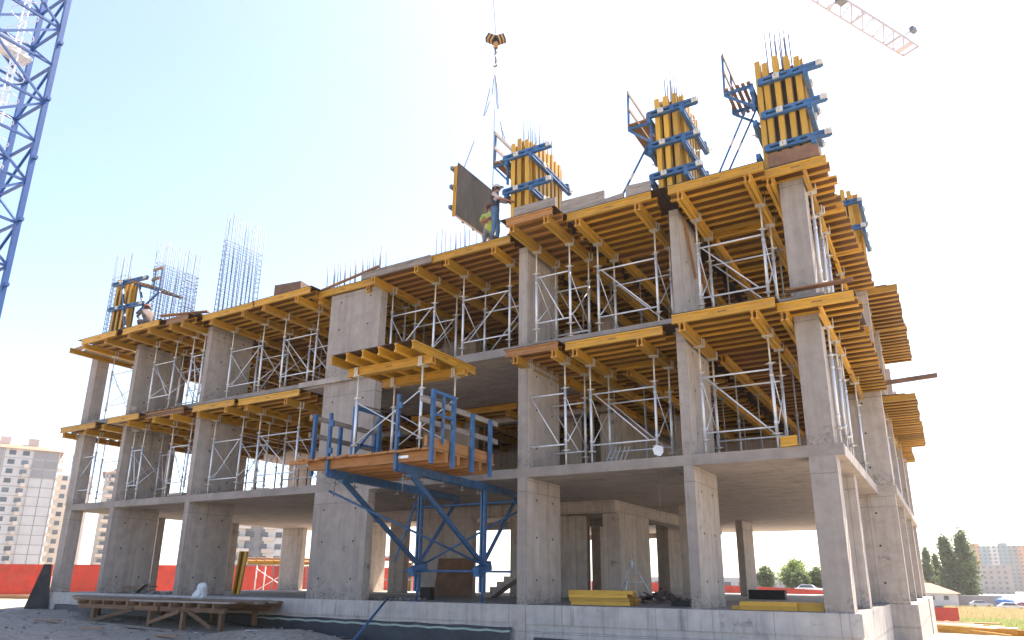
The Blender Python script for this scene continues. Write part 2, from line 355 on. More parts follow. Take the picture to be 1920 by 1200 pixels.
# columns: x0,x1,y0,y1
FRONT = [(-21.12,-20.66,0,0.46), (-18.15,-17.91,0,1.78), (-13.88,-13.64,0,1.77), (-7.89,-5.82,0,0.28), (-1.01,-0.745,0,1.78), (3.18,3.40,0,1.85), (5.75,6.26,0,0.55)]
SIDE = [(5.80,6.27,2.95,3.45), (5.55,6.84,7.69,8.05), (6.35,6.84,11.9,12.25), (6.2,6.84,17.35,17.75), (6.35,6.84,21.6,22.0)]
INNER = [(-20.75,-20.25,7.0,7.4), (-20.9,-19.5,10.6,10.9), (-20.95,-20.6,3.6,3.9), (-12.55,-11.75,9.0,9.35), (-10.45,-10.05,11.4,11.8), (-15.2,-14.8,9.8,11.4),
         (-1.37,-0.81,5.95,8.6), (-8.35,-6.05,5.55,5.85), (0.50,0.78,15.2,17.0), (0.45,0.85,8.0,8.35), (-2.45,-1.95,13.9,15.5), (-5.35,-4.95,13.8,15.6),
         (-9.7,-9.25,21.6,22.2), (-8.15,-7.85,21.6,22.2), (-6.25,-5.95,21.6,22.2), (2.9,3.2,22.0,23.0), (-2.9,-2.3,6.5,6.8)]
pl = MB()
pl.box(XL - 0.02, -0.02, -2.2, 6.36, 7.66, Z0); part('plinth', pl, ['concrete_plinth'], bld)
p2 = MB(); p2.prism([(5.4,7.664),(7.02,7.664),(7.02,17.3),(7.05,17.3),(7.05,22.9),(5.4,22.9)], -2.2, -0.006); part('plinth', p2, ['concrete_plinth'], bld)
p2 = MB(); p2.box(-21.0, 7.664, -2.2, 5.398, 12.6, -0.004); part('plinth', p2, ['concrete_plinth'], bld)
p2 = MB(); p2.box(-10.2, 12.604, -2.2, 5.398, 22.9, -0.008); part('plinth', p2, ['concrete_plinth'], bld)
# plinth course: upper lift stands a little proud, joint between the lifts
p2 = MB(); p2.box(XL - 0.03, -0.045, -0.40, -1.02, -0.021, -0.012); part('plinth_lift', p2, ['concrete_plinth'], bld)
p2 = MB(); p2.box(-0.74, -0.045, -0.42, 6.385, -0.021, -0.012); part('plinth_lift', p2, ['concrete_plinth'], bld)
p2 = MB(); p2.box(-1.015, -0.06, -2.0, -0.745, -0.021, -0.004); part('plinth_pilaster', p2, ['concrete'], bld)
def slab(z0, z1):
    s = MB(); e = 0.004
    s.prism([(XL, e), (XR, e), (XR, 7.69), (XR2, 7.69), (XR2, 22.6), (-10, 22.6), (-10, 12.5), (XL, 12.5)], z0, z1); return s
part('floor_slab', slab(Z1B, Z1T), ['concrete_slab'], bld)
part('floor_slab', slab(Z2B, Z2T), ['concrete_slab'], bld)
for lv, (za, zb) in enumerate(((Z0, Z1B), (Z1T, Z2B), (Z2T, 9.17))):
    for c in FRONT + SIDE + INNER:
        x0, x1, y0, y1 = c
        zt = zb
        if lv == 2 and c in FRONT and c is FRONT[3]: zt = 9.15
        part('column', MB().box(x0, y0, za + (0.002 if lv else -0.004), x1, y1, zt - 0.002), ['concrete'], bld)
# slab lip at the wide pier, second floor
part('slab_lip', MB().box(-8.9, -0.10, Z2B + 0.06, -5.6, 0.0, Z2T - 0.004), ['concrete_slab'], bld)
# core beams and stair on the ground floor and above
for z in (Z1B, Z2B):
    part('beam', MB().box(-10.7, 5.6, z - 0.38, -1.39, 5.9, z - 0.003), ['concrete'], bld)
    part('beam', MB().box(-1.385, 5.6, z - 0.38, -0.80, 18.0, z - 0.002), ['concrete'], bld)
    part('beam', MB().box(-10.7, 12.0, z - 0.3, -1.39, 12.3, z - 0.003), ['concrete'], bld)
    part('beam', MB().box(-9.9, 21.7, z - 0.25, -3.0, 22.1, z - 0.004), ['concrete'], bld)
st = MB()
for i in range(9): st.box(-5.2 + i * 0.26, 5.0, 0.0 + i * 0.165, -5.2 + (i + 1) * 0.26 + 0.02, 5.45, 0.17 + i * 0.165)
st.obox((-5.15, 5.225, -0.05), (-2.85, 5.225, 1.42), 0.44, 0.16); part('stair_flight', st, ['concrete'], bld)
part('wall', MB().box(-4.9, 6.2, 0.002, -2.05, 6.45, Z1B - 0.39), ['concrete'], bld)
for za, zb in ((Z1T, Z2B), (Z2T, 9.17)):  # unseen upper-storey walls, added to keep out light from the rear
    for x0, y0, x1, y1 in ((-9.8, 10.6, -1.39, 10.85), (-1.385, 9.0, -1.15, 14.0), (0.5, 13.0, 5.4, 13.25), (-16.5, 12.2, -9.9, 12.4), (-14.6, 7.0, -14.4, 12.19)):
        part('wall', MB().box(x0, y0, za + .002, x1, y1, zb - .003), ['concrete'], bld)
part('wall', MB().box(-6.0, 9.0, 0.002, -5.7, 11.9, Z1B - 0.002), ['concrete'], bld)
# tie holes: little recessed cones filled dark, on pier and wall columns
th = MB()
def hole(x, y, z, face):
    r = 0.03; 
    if face == 'f': th.tube((x, y - 0.004, z), (x, y + 0.01, z), r, 7)
    else: th.tube((x + 0.004, y, z), (x - 0.01, y, z), r, 7)
for z0 in (Z0, Z1T, Z2T):
    for dz in (0.55, 1.55, 2.45):
        for x in (-7.5, -6.3): hole(x + 0.05 * RND.random(), 0, z0 + dz, 'f')
        for c in (FRONT[1], FRONT[2], FRONT[4], FRONT[5]):
            for y in (0.5, 1.35): hole(c[1], y, z0 + dz, 's')
        hole(6.3, 7.69, z0 + dz, 'f')
o = part('tie_hole', th, ['black'], bld); o['kind'] = 'stuff'

# waterproofing strip along the foot of the plinth
wp = thing('waterproofing', 'black bituminous sheet with a pale green insulation edge along the foot of the concrete plinth', 'waterproof sheet', (-6, -0.1, -0.9))
m = MB(); N = 40
for i in range(N):
    xa = -20.4 + i * (19.3 / N); xb = xa + 19.3 / N
    ta = -0.43 - 0.10 * (i / N) + 0.012 * math.sin(i * 1.9); tb = -0.43 - 0.10 * ((i + 1) / N) + 0.012 * math.sin((i + 1) * 1.9)
    for a, b in (((xa, -0.10, ta), (xb, -0.10, tb)),):
        m.quad([(xa, -0.24, ta - 1.1), (xb, -0.24, tb - 1.1), (xb, -0.13, tb), (xa, -0.13, ta)])
        m.quad([(xa, -0.13, ta), (xb, -0.13, tb), (xb, -0.03, tb + 0.02), (xa, -0.03, ta + 0.02)])
part('membrane', m, ['bitumen'], wp)
m = MB()
for i in range(N):
    xa = -9.6 + i * (8.5 / N); xb = xa + 8.5 / N
    ta = -0.52 - 0.05 * (i / N) + 0.012 * math.sin(i * 1.9); tb = -0.52 - 0.05 * ((i + 1) / N) + 0.012 * math.sin((i + 1) * 1.9)
    m.quad([(xa, -0.148, ta - 0.045), (xb, -0.148, tb - 0.045), (xb, -0.138, tb), (xa, -0.138, ta)])
part('insulation_edge', m, ['insulation'], wp)
wq = thing('waterproofing', 'short black bituminous sheet on the plinth foot near the right corner', 'waterproof sheet', (3, -0.1, -0.9))
m = MB(); m.quad([(-0.5,-0.2,-1.7),(6.2,-0.2,-1.7),(6.2,-0.1,-0.82),(-0.5,-0.1,-0.72)]); m.quad([(-0.5,-0.1,-0.72),(6.2,-0.1,-0.82),(6.2,-0.03,-0.8),(-0.5,-0.03,-0.70)])
part('membrane', m, ['bitumen'], wq)

# ------------------------------------------------------------------ slab formwork tables
LEGH = 2.56
def leg_mesh():
    m = MB()
    m.tube((0,0,0.0), (0,0,0.40), 0.021, 8, mi=1); m.box(-0.07,-0.07,0,0.07,0.07,0.012, 1)
    m.tube((0,0,0.36), (0,0,1.92), 0.034, 10, mi=0); m.tube((0,0,1.9), (0,0,LEGH - 0.02), 0.021, 8, mi=1)
    for z in (0.36, 1.92): m.tube((0,0,z-0.02),(0,0,z+0.03),0.052,10,mi=1); m.tube((-0.11,0,z+0.01),(0.11,0,z+0.01),0.011,6,mi=1)
    for z in (0.62, 1.66): m.tube((0,0,z-0.03),(0,0,z+0.03),0.043,10,mi=0)
    m.box(-0.10,-0.09,LEGH-0.02,0.10,0.09,LEGH-0.004,1)
    for a in (-1, 1):
        for b in (-1, 1): m.box(a*0.108-0.006,b*0.05-0.02,LEGH-0.02,a*0.108+0.006,b*0.05+0.02,LEGH+0.17,1)
    return m.mesh('leg', ['galv', 'galv_inner'])
def bar_mesh(L, r, m='galv'):
    L = round(L, 2); return cached(('bar', L, r, m), lambda: MB().tube((0,0,0),(L,0,0),r,7).mesh('bar', [m]))
def bar_obj(name, p, q, r, root, m='galv'):
    p = Vector(p); q = Vector(q); d = q - p
    o = obj(name, bar_mesh(d.length, r, m), root, p); o.rotation_euler = d.to_track_quat('X', 'Z').to_euler(); return o
LEG = leg_mesh()
def inner_leg():
    m = MB(); m.tube((0,0,0),(0,0,1.3),0.028,7); m.tube((0,0,1.28),(0,0,LEGH-0.004),0.02,7); m.tube((0,0,1.25),(0,0,1.31),0.045,7); m.box(-.07,-.07,0,.07,.07,.012); m.box(-.1,-.08,LEGH-.016,.1,.08,LEGH-.004); return m.mesh('leg', ['galv_shaded'])
LEGI = inner_leg()
def frame_legs(t, xs, ys, z, braces=True, flip=False, inner=False):
    """end frames of two legs at each y, cross braced between (coordinates relative to t)"""
    for y in ys:
        for x in xs: obj('leg', LEGI if inner else LEG, t, (x, y, z), (RND.uniform(-.006, .006), RND.uniform(-.006, .006), RND.uniform(-.5, .5)))
        if len(xs) > 1 and braces:
            a, b = xs[0], xs[-1]
            bar_obj('frame_rail', (a, y, z + 0.52), (b, y, z + 0.52), 0.021, t); bar_obj('frame_rail', (a, y, z + 1.80), (b, y, z + 1.80), 0.021, t)
            if flip: bar_obj('diagonal_brace', (b - 0.12, y, z + 1.78), (a + 0.2, y, z + 0.54), 0.017, t)
            else: bar_obj('diagonal_brace', (a + 0.12, y, z + 1.78), (b - 0.2, y, z + 0.54), 0.017, t)
    if len(ys) > 1 and braces:
        for x in xs:
            bar_obj('cross_brace', (x + 0.03, ys[0], z + 1.66), (x + 0.03, ys[1], z + 0.55), 0.012, t)
            bar_obj('cross_brace', (x + 0.05, ys[0], z + 0.58), (x + 0.05, ys[1], z + 1.68), 0.012, t)
GRP = 'yellow beam formwork tables carrying the slabs'
def table(lv, label, x0, x1, yF, mains, deck, yB=None, Lm=2.45, n=7, jm='yellow', frontm=None, legs=(0.98, 2.2), braces=True, flip=False, single=(), joists=True, jx=None, fz=None, deckm='ply', legx=None, mainy=0.02, inner=False):
    zf = (Z1T + 0.004) if lv == 2 else (Z2T + 0.004)
    base = 0 if lv == 2 else (9.36 - 6.16)
    zj = 6.06 + base; zm = 5.86 + base
    cx = (x0 + x1) / 2; t = thing('formwork_table', label, 'formwork table', (cx, yF + 1.2, zf), 0, GRP)
    ox, oy, oz = t.location
    for i in range(n):
        y = yF + 0.04 + i * (Lm - 0.16) / (n - 1)
        jr = RND.uniform(-0.05, 0.05) if i else 0
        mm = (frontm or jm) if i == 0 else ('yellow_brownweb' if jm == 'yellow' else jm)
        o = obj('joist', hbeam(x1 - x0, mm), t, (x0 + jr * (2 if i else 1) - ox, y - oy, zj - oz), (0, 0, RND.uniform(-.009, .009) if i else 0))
    for x in mains:
        for d in ((-0.05, 0.05) if x not in single else (0,)):
            obj('main_beam', hbeam(Lm, 'yellow'), t, (x + d - ox, yF + mainy - oy, zm - oz), (0, 0, ZROT))
    if deck:
        d0, d1, d2, d3 = deck; zz = zj + 0.102
        obj('deck_panel', MB().box(d0 - ox, d2 - oy, zz - oz, d1 - ox, d3 - oy, zz + 0.018 - oz).mesh('deck_panel', [deckm]), t)
    if legs:
        xs = [x - ox for x in (legx or mains)]
        frame_legs(t, xs, [yF + l - oy for l in legs], zf - oz, braces, flip, inner)
    return t
UP = 'top storey'; MID = 'middle storey'
W = {'a': 'at the far left end', 'b': 'right of the second column from left', 'c': 'narrow one left of the third column', 'd': 'right of the third column from left',
     'e': 'left of the wide flat pier', 'f': 'over the head of the wide flat pier', 'g': 'just right of the wide flat pier', 'h': 'left of the middle column',
     'i': 'right of the middle column', 'j': 'left of the second-last column', 'k': 'left of the right corner column', 'l': 'over the right corner column'}
def lab(lv, k): return 'yellow formwork table on the %s, %s' % (UP if lv == 3 else MID, W[k])
D = {}
# top storey, front row
T3 = [('a', -19.95, -17.69, -1.15, (-19.7, -18.3), (-20.2, -17.55), 'yellow'), ('b', -17.39, -15.24, -1.08, (-16.95, -15.75), (-17.54, -15.15), 'yellow'),
      ('c', -15.04, -13.86, -0.92, (-14.75, -14.1), (-15.14, -13.7), 'timber'), ('d', -13.52, -10.94, -0.57, (-13.0, -11.4), (-13.69, -10.9), 'yellow'),
      ('e', -10.83, -8.28, -0.60, (-10.35, -8.85), (-10.89, -8.2), 'yellow'), ('f', -8.63, -6.08, -0.12, (-8.3, -6.3), (-8.19, -6.2), 'yellow'),
      ('g', -6.16, -3.57, -0.54, (-5.72, -4.12), (-6.19, -3.62), 'timber_grey'), ('h', -3.64, -1.03, -0.48, (-3.08, -1.54), (-3.61, -0.85), 'yellow'),
      ('i', -0.67, 0.65, -1.28, (-0.50, 0.48), (-0.84, 0.74), 'timber_orange'), ('j', 0.81, 3.01, -0.78, (1.10, 2.66), (0.75, 3.22), 'yellow'),
      ('k', 3.42, 5.58, -0.77, (3.70, 5.22), (3.23, 5.5), 'yellow'), ('l', 5.44, 6.80, -0.38, (5.62, 6.34), (5.51, 6.5), 'yellow')]
for k, x0, x1, yF, mn, dk, fm in T3:
    jm = 'joist_brown' if k in 'ghi' else 'yellow'
    if k == 'i': jm = 'joist_brown'
    fy = {'a': 0.1, 'b': 0.1, 'c': 0.1, 'i': 0.05}.get(k, 0.42)
    lg = (fy - yF, fy + 1.12 - yF)
    table(3, lab(3, k), x0, x1, yF, mn, (dk[0], dk[1], yF - 0.0, 1.9), jm=jm, frontm=fm, flip=(k in 'dghf'), legs=lg, single=(6.34,) if k == 'l' else (), Lm=2.45 if k not in 'abi' else 2.95,
          braces=k not in 'fl', legx=(6.34,) if k == 'l' else ((-6.15,) if k == 'f' else None), n=8)
T2 = [('a', -21.64, -19.27, -0.46, (-21.35, -19.86), 'yellow'), ('b', -18.18, -16.32, -0.62, (-18.45, -16.9), 'yellow'), ('c', -16.2, -14.1, -0.78, (-15.5, -14.5), None),
      ('d', -13.68, -11.59, -0.35, (-13.35, -11.95), 'yellow'), ('e', -11.51, -8.72, -0.24, (-11.1, -9.28), 'yellow'),
      ('i', -1.12, 0.36, -0.48, (-0.83, 0.26), 'timber_orange'), ('j', 0.48, 2.96, -0.30, (0.74, 2.40), 'yellow'), ('k', 3.36, 5.54, -0.84, (3.58, 5.12), 'yellow'), ('l', 5.51, 6.98, -0.45, (5.64, 6.34), 'yellow')]
for k, x0, x1, yF, mn, fm in T2:
    jm = 'joist_brown' if k in 'ic' else 'yellow'
    yf = yF + (0.35 if k == 'c' else 0)
    fy = {'a': 0.12, 'b': 0.12, 'c': 0.3, 'i': 0.15, 'j': 0.6}.get(k, 0.42)
    lg = (fy - yf, fy + 1.12 - yf)
    table(2, lab(2, k), x0, x1, yf, mn, (x0 - 0.05, x1 + 0.03, yf, 1.9), jm=jm, frontm=fm, flip=(k in 'ad'), legs=lg, single=(6.34,) if k == 'l' else (), braces=k not in 'l',
          legx=(6.34,) if k == 'l' else ((-18.0 + 0.5, -16.9) if k == 'b' else None), mainy=(-0.1 if k == 'c' else 0.02))
lb = obj('support_beam', hbeam(2.9), None, (-20.45, -1.25, 8.98), (0, 0, ZROT)); tag(lb, 'yellow beam along the outer left edge under the top deck', 'beam')
# inner rows
BAYS = [(-20.6, -18.3, 'left end bay'), (-17.6, -15.3, 'second bay from left'), (-15.1, -13.9, 'at the third column'), (-13.5, -11.0, 'right of third column'), (-10.8, -8.3, 'left of wide pier'),
        (-8.1, -6.2, 'behind wide pier'), (-6.0, -3.7, 'right of wide pier'), (-3.5, -1.1, 'left of middle column'), (-0.9, 0.7, 'right of middle column'),
        (0.9, 3.1, 'left of second-last column'), (3.4, 5.5, 'beside corner column')]
ROWN = ['second', 'third', 'fourth', 'fifth', 'sixth', 'seventh', 'eighth', 'ninth']
for lv in (2, 3):
    for r in range(8):
        y0 = 1.95 + 2.55 * r
        for b, (x0, x1, nm) in enumerate(BAYS):
            if lv == 2 and b in (5, 6, 7) and r < 1: continue
            if b < 2 and r > 1 and lv == 2: continue
            if r > 3 and b < 5: continue
            x0n = BAYS[b][0] - 0.1; x1n = (BAYS[b + 1][0] - 0.104) if b < len(BAYS) - 1 else 5.60
            if b == 0: x0n = -21.1
            table(lv, 'formwork table inside the %s, %s row back, %s' % (UP if lv == 3 else MID, ROWN[r], nm), x0, x1, y0, (x0 + 0.35, x1 - 0.35),
                  (x0n, x1n, y0 - 0.045, y0 + 2.50), n=6 if r < 3 else 4, legs=(1.1,), braces=False, inner=True, flip=bool((b + r) % 2), jm='joist_brown' if (b * 7 + r * 3 + lv) % 3 == 0 else 'yellow')
# tables along the right-hand side
def side_table(lv, label, x0, x1, y0, y1, xm, n, step=0.0):
    base = 0 if lv == 2 else 3.2; zf = (Z1T if lv == 2 else Z2T) + 0.004; zj = 6.06 + base; zm = 5.86 + base
    t = thing('formwork_table', label, 'formwork table', ((x0 + x1) / 2, (y0 + y1) / 2, zf), 0, GRP); ox, oy, oz = t.location
    for i in range(n):
        y = y0 + 0.04 + i * (y1 - y0 - 0.08) / (n - 1)
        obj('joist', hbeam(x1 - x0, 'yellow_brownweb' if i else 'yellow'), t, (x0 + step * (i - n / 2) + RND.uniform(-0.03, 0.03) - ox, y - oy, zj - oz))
    for k, x in enumerate(xm): obj('main_beam', hbeam(y1 - y0 - 0.1, 'yellow'), t, (x - ox, y0 + 0.05 - oy, zm - oz), (0, 0, ZROT))
    obj('deck_panel', MB().box(x0 - ox, y0 - 0.04 - oy, zj + 0.102 - oz, x1 - 0.28 - ox, y1 + 0.04 - oy, zj + 0.12 - oz).mesh('deck_panel', ['ply']), t)
    for y in ((y0 + y1) / 2 - 0.6,):
        for x in xm[-1:]:
            if y1 > 7.7 and x > 6.87: continue
            obj('leg', LEG, t, (x - ox, y - oy, 0))
    return t
side_table(3, 'yellow formwork table on the top storey, second along the right side behind the corner', 5.62, 6.92, 2.0, 4.55, (5.85, 6.34), 7, 0.012)
side_table(3, 'yellow formwork table on the top storey, third along the right side with staggered joists', 5.62, 7.05, 4.65, 7.6, (5.85, 6.34), 8, 0.01)
side_table(2, 'yellow formwork table on the middle storey, second along the right side behind the corner', 5.62, 7.04, 2.0, 4.55, (5.85, 6.34), 7, 0.004)
side_table(2, 'yellow formwork table on the middle storey, third along the right side before the deep column', 5.62, 7.02, 4.65, 7.66, (5.85, 6.34), 9, 0.0)
side_table(3, 'formwork table jutting right on the top storey beyond the deep column, nearer one', 5.62, 7.68, 8.1, 12.0, (5.9, 6.7), 10)
side_table(3, 'formwork table jutting right on the top storey beyond the deep column, farther one', 5.62, 7.71, 12.1, 16.6, (5.9, 6.7), 12)
side_table(2, 'formwork table jutting right on the middle storey beyond the deep column, nearer one', 5.62, 7.71, 9.25, 13.7, (5.9, 6.7), 11)
side_table(2, 'formwork table jutting right on the middle storey beyond the deep column, farther one', 5.62, 7.72, 13.8, 18.4, (5.9, 6.7), 12)
side_table(2, 'yellow formwork table at the far back of the right side on the middle storey', 5.62, 7.16, 18.9, 22.8, (5.9, 6.7), 10)
# dark filler sheets between tables round the columns
FILL = 'dark plywood filler sheets between the formwork tables'
def filler(label, x0, y0, x1, y1, z, m='ply'):
    o = obj('filler_sheet', MB().box(-(x1-x0)/2, -(y1-y0)/2, 0, (x1-x0)/2, (y1-y0)/2, 0.02).mesh('filler_sheet', [m]), None, ((x0+x1)/2, (y0+y1)/2, z)); tag(o, label, 'filler sheet', FILL)
filler('dark plywood filler over the second column from the corner, top storey', 2.98, -0.72, 3.5, 0.6, 9.384)
filler('dark plywood filler over the second column from the corner, middle storey', 2.92, -0.32, 3.45, 0.3, 6.158)
filler('dark plywood filler at the head of the tall middle column, top storey', -1.1, -0.5, -0.6, 0.4, 9.384)
filler('dark plywood filler right of the wide pier head, under the rebar dowels', -8.6, 0.1, -5.9, 0.7, 9.384)
filler('dark plywood filler at the third column from the left, top storey', -14.0, -0.7, -13.5, 0.5, 9.384)
filler('dark plywood sheet over the outermost left column, top storey', -21.4, -0.3, -20.21, 1.9, 9.36)
filler('dark plywood filler between the first two tables at the left end, top storey', -17.75, -1.1, -17.3, 0.3, 9.384)

# ------------------------------------------------------------------ column formwork on top
def dbl_waler(p, q, out, nm, root):
    """pair of blue channels with a slot between, from p to q (world), 'out' = outward unit vector"""
    p = Vector(p); q = Vector(q); m = MB()
    for dz in (-0.055, 0.055):
        m.obox(p + Vector((0, 0, dz)), q + Vector((0, 0, dz)), 0.10, 0.055)
    d = (q - p).normalized()
    for f in (0.02, 0.3, 0.5, 0.7, 0.98):
        c = p.lerp(q, f); m.obox(c - d * 0.06, c + d * 0.06, 0.085, 0.13)
    w_ = part(nm, m, ['blue'], root)
    for f in (0.28, 0.97):
        b = MB(); c = p.lerp(q, f) + Vector(out) * 0.07
        b.obox(c - d * 0.07, c + d * 0.07, 0.05, 0.12); b.tube(c, c + Vector(out) * 0.12, 0.015, 6)
        obj('clamp', b.mesh('clamp', ['galv_inner']), w_)
    return w_
def col_form(label, x0, x1, y0, y1, z0, z1, fx, sy, wz, fw, plat=None, wide_last=False, side_left=True, ywal=None):
    r = thing('column_formwork', label, 'column formwork', ((x0 + x1) / 2, (y0 + y1) / 2, z0), 0, 'timber and steel column formwork on the top deck')
    t = 0.021
    def sheet(a, b, c, d): part('form_sheet', MB().box(a, c, z0, b, d, z1 - 0.12), ['ply'], r)
    sheet(x0 - t, x1 + t, y0 - t, y0); sheet(x0 - t, x1 + t, y1, y1 + t); sheet(x0 - t, x0, y0, y1); sheet(x1, x1 + t, y0, y1)
    def girder(x, y, out, dz):
        zt = z1 + dz; h = zt - z0
        me = hbeam(round(h, 1)); ang = math.atan2(out[1], out[0])
        o = obj('girder', me, r, (x - r.location.x, y - r.location.y, 0.02)); o.scale = (1, 1.55, 1); o.rotation_euler = (Matrix.Rotation(ang, 3, 'Z') @ Matrix.Rotation(-math.pi / 2, 3, 'Y')).to_euler()
    for i, x in enumerate(fx): girder(x, y0 - t - 0.102, (0, -1), RND.uniform(-0.1, 0.08))
    for i, x in enumerate(fx): girder(x, y1 + t + 0.102, (0, 1), RND.uniform(-0.1, 0.08))
    for y in sy:
        girder(x1 + t + 0.102, y, (1, 0), RND.uniform(-0.08, 0.08))
        if side_left: girder(x0 - t - 0.102, y, (-1, 0), RND.uniform(-0.08, 0.08))
    yo = y0 - t - 0.205 - 0.055; xo = x1 + t + 0.205 + 0.055; xl = x0 - t - 0.205 - 0.055
    for z in wz:
        dbl_waler((fw[0], yo, z), (fw[1], yo, z), (0, -1, 0), 'waler', r)
        dbl_waler((xo, y0 - 0.35, z - 0.14), (xo, y1 + 0.45, z - 0.14), (1, 0, 0), 'waler', r)
        if side_left: dbl_waler((xl, y0 - 0.3, z - 0.14), (xl, y1 + 0.45, z - 0.14), (-1, 0, 0), 'waler', r)
        dbl_waler((x0 - 0.3, y1 + t + 0.26, z), (x1 + 0.3, y1 + t + 0.26, z), (0, 1, 0), 'waler', r)
    if plat:
        px0, px1, pz, py0, py1, planks = plat
        f = MB()
        for y in (py0 + 0.05, py1 - 0.3):
            f.obox((px0, y, pz - 0.05), (px1, y, pz - 0.05), 0.05, 0.07); f.obox((px0, y, pz - 0.1), (px0 + 0.02, y, pz + 1.05), 0.045, 0.06)
            f.obox((px0, y, pz - 0.09), (px1, y, pz - 0.62), 0.045, 0.05); f.obox((px1, y, pz), (px1, y, pz - 0.75), 0.05, 0.06)
        part('platform_bracket', f, ['blue'], r)
        wdt = (px1 - px0) / planks
        for i in range(planks):
            o = obj('platform_board', plank(py1 - py0 + RND.uniform(0, 0.2), round(wdt * (0.9 if planks < 5 else 0.6), 2), 0.04, 'timber'), r); o.location = Vector((px0 + wdt * (i + 0.5), py0 - 0.05, pz + 0.012)) - r.location; o.rotation_euler = (0, 0, ZROT)
        for h in (0.5, 0.98):
            o = obj('guard_rail', plank(py1 - py0 + 0.2, 0.03, 0.11, 'timber_grey'), r); o.location = Vector((px0 + 0.05, py0 - 0.05, pz + h)) - r.location; o.rotation_euler = (0, 0, ZROT)
    return r
col_form('column formwork nearest the two workers, two blue clamps across its front', -1.0, -0.745, 0.0, 1.6, 9.42, 12.42, (-1.10, -0.90, -0.66), (0.12, 0.36, 0.6, 0.84, 1.08, 1.32, 1.54), (11.88, 10.83), (-1.35, 0.12), (-1.72, -1.28, 11.86, -0.25, 1.5, 2))
col_form('column formwork between the other two tall ones, three blue clamps and a slanted prop', 3.18, 3.48, 0.0, 1.35, 9.42, 12.3, (3.10, 3.32, 3.55), (0.12, 0.36, 0.6, 0.84, 1.08, 1.3), (11.78, 10.88, 10.02), (2.88, 4.12), (2.33, 2.92, 11.68, -0.25, 1.3, 2))
col_form('tallest looking column formwork above the right corner with wide dark front sheet', 5.70, 6.32, 0.0, 0.9, 9.42, 12.2, (5.58, 5.74, 5.98, 6.22, 6.44), (0.1, 0.4, 0.75), (11.70, 10.80, 9.92), (5.6, 6.95), (4.78, 5.42, 11.80, -0.25, 0.9, 5))
col_form('column formwork farther back on the right side, standing lower in view', 6.3, 6.74, 7.75, 8.6, 9.42, 12.55, (6.34, 6.54, 6.72), (7.9, 8.2, 8.5), (12.1, 11.2), (6.1, 7.05), None)
# half form at the left end
hf = thing('wall_formwork', 'half-erected yellow beam formwork with blue bracket at the left end of the deck', 'wall formwork', (-19.8, 0.1, 9.4))
for i, x in enumerate((-20.3, -19.98, -19.66, -19.34)):
    o = obj('girder', hbeam((3.0, 2.85, 2.95, 2.7)[i]), hf, (x + 19.8, 0.05, 0.0)); o.scale = (1, 1.6, 1); o.rotation_euler = (Matrix.Rotation(-math.pi / 2, 3, 'Z') @ Matrix.Rotation(-math.pi / 2, 3, 'Y')).to_euler()
part('form_sheet', MB().box(-20.45, 0.26, 9.42, -19.2, 0.28, 12.1), ['ply_brown'], hf)
for z in (12.15, 11.05, 9.95):
    dbl_waler((-20.45, -0.06, z), (-19.2 + (0.9 if z > 10 else 0), 0.06, z - 0.06), (0, -1, 0), 'waler', hf)
f = MB(); f.obox((-19.2, 0.1, 12.0), (-17.7, 0.3, 11.5), 0.07, 0.1); f.obox((-17.7, 0.3, 11.45), (-18.9, 0.2, 10.7), 0.06, 0.06); f.obox((-19.7, -0.12, 12.1), (-18.75, -0.15, 9.5), 0.07, 0.07)
f.obox((-18.9, 0.1, 12.0), (-18.2, 0.2, 10.3), 0.07, 0.07); f.obox((-17.75, 0.3, 11.4), (-17.75, 0.3, 12.55), 0.05, 0.05); f.obox((-18.1, 0.25, 11.6), (-18.1, 0.25, 12.5), 0.05, 0.05)
part('bracket', f, ['blue'], hf)
for i in range(5): 
    o = obj('platform_board', plank(1.6, 0.16, 0.05, 'timber'), hf, (0.75 + i * 0.24, -0.2, 2.62 - i * 0.085)); o.rotation_euler = (0, 0, ZROT)
for z, L in ((2.95, 0.5), (3.12, 0.6)): obj('guard_rail', plank(L, 0.05, 0.1, 'timber'), hf, (1.6, 0.1, z - 0.35 + (0.25 if L > .55 else 0)))
# slanted push-pull props
def prop(label, p, q, r=0.035, m='blue', g='slanted push-pull props bracing the column formwork'):
    p = Vector(p); q = Vector(q); t = thing('push_pull_prop', label, 'prop', p, 0, g)
    d = q - p
    b = MB(); b.tube((0,0,0), d * 0.47, r * 0.8, 8); b.tube(d * 0.53, d, r * 0.8, 8); part_ = obj('tube', b.mesh('tube', [m]), t)
    b = MB(); b.tube(d * 0.455, d * 0.545, r * 1.0, 8); obj('turnbuckle', b.mesh('turnbuckle', ['galv_inner']), t)
    b = MB(); b.box(-0.07, -0.07, -0.03, 0.07, 0.07, 0.02); obj('foot_plate', b.mesh('foot_plate', ['steel_dark']), t)
prop('single slanted blue prop left of the middle column formwork', (1.75, 0.0, 9.5), (2.85, -0.1, 11.2))
prop('left one of two parallel slanted props beside the corner column formwork', (4.35, -0.1, 9.5), (5.32, -0.1, 11.45), 0.03)
prop('right one of two parallel slanted props beside the corner column formwork', (4.47, 0.1, 9.5), (5.44, 0.1, 11.35), 0.03)

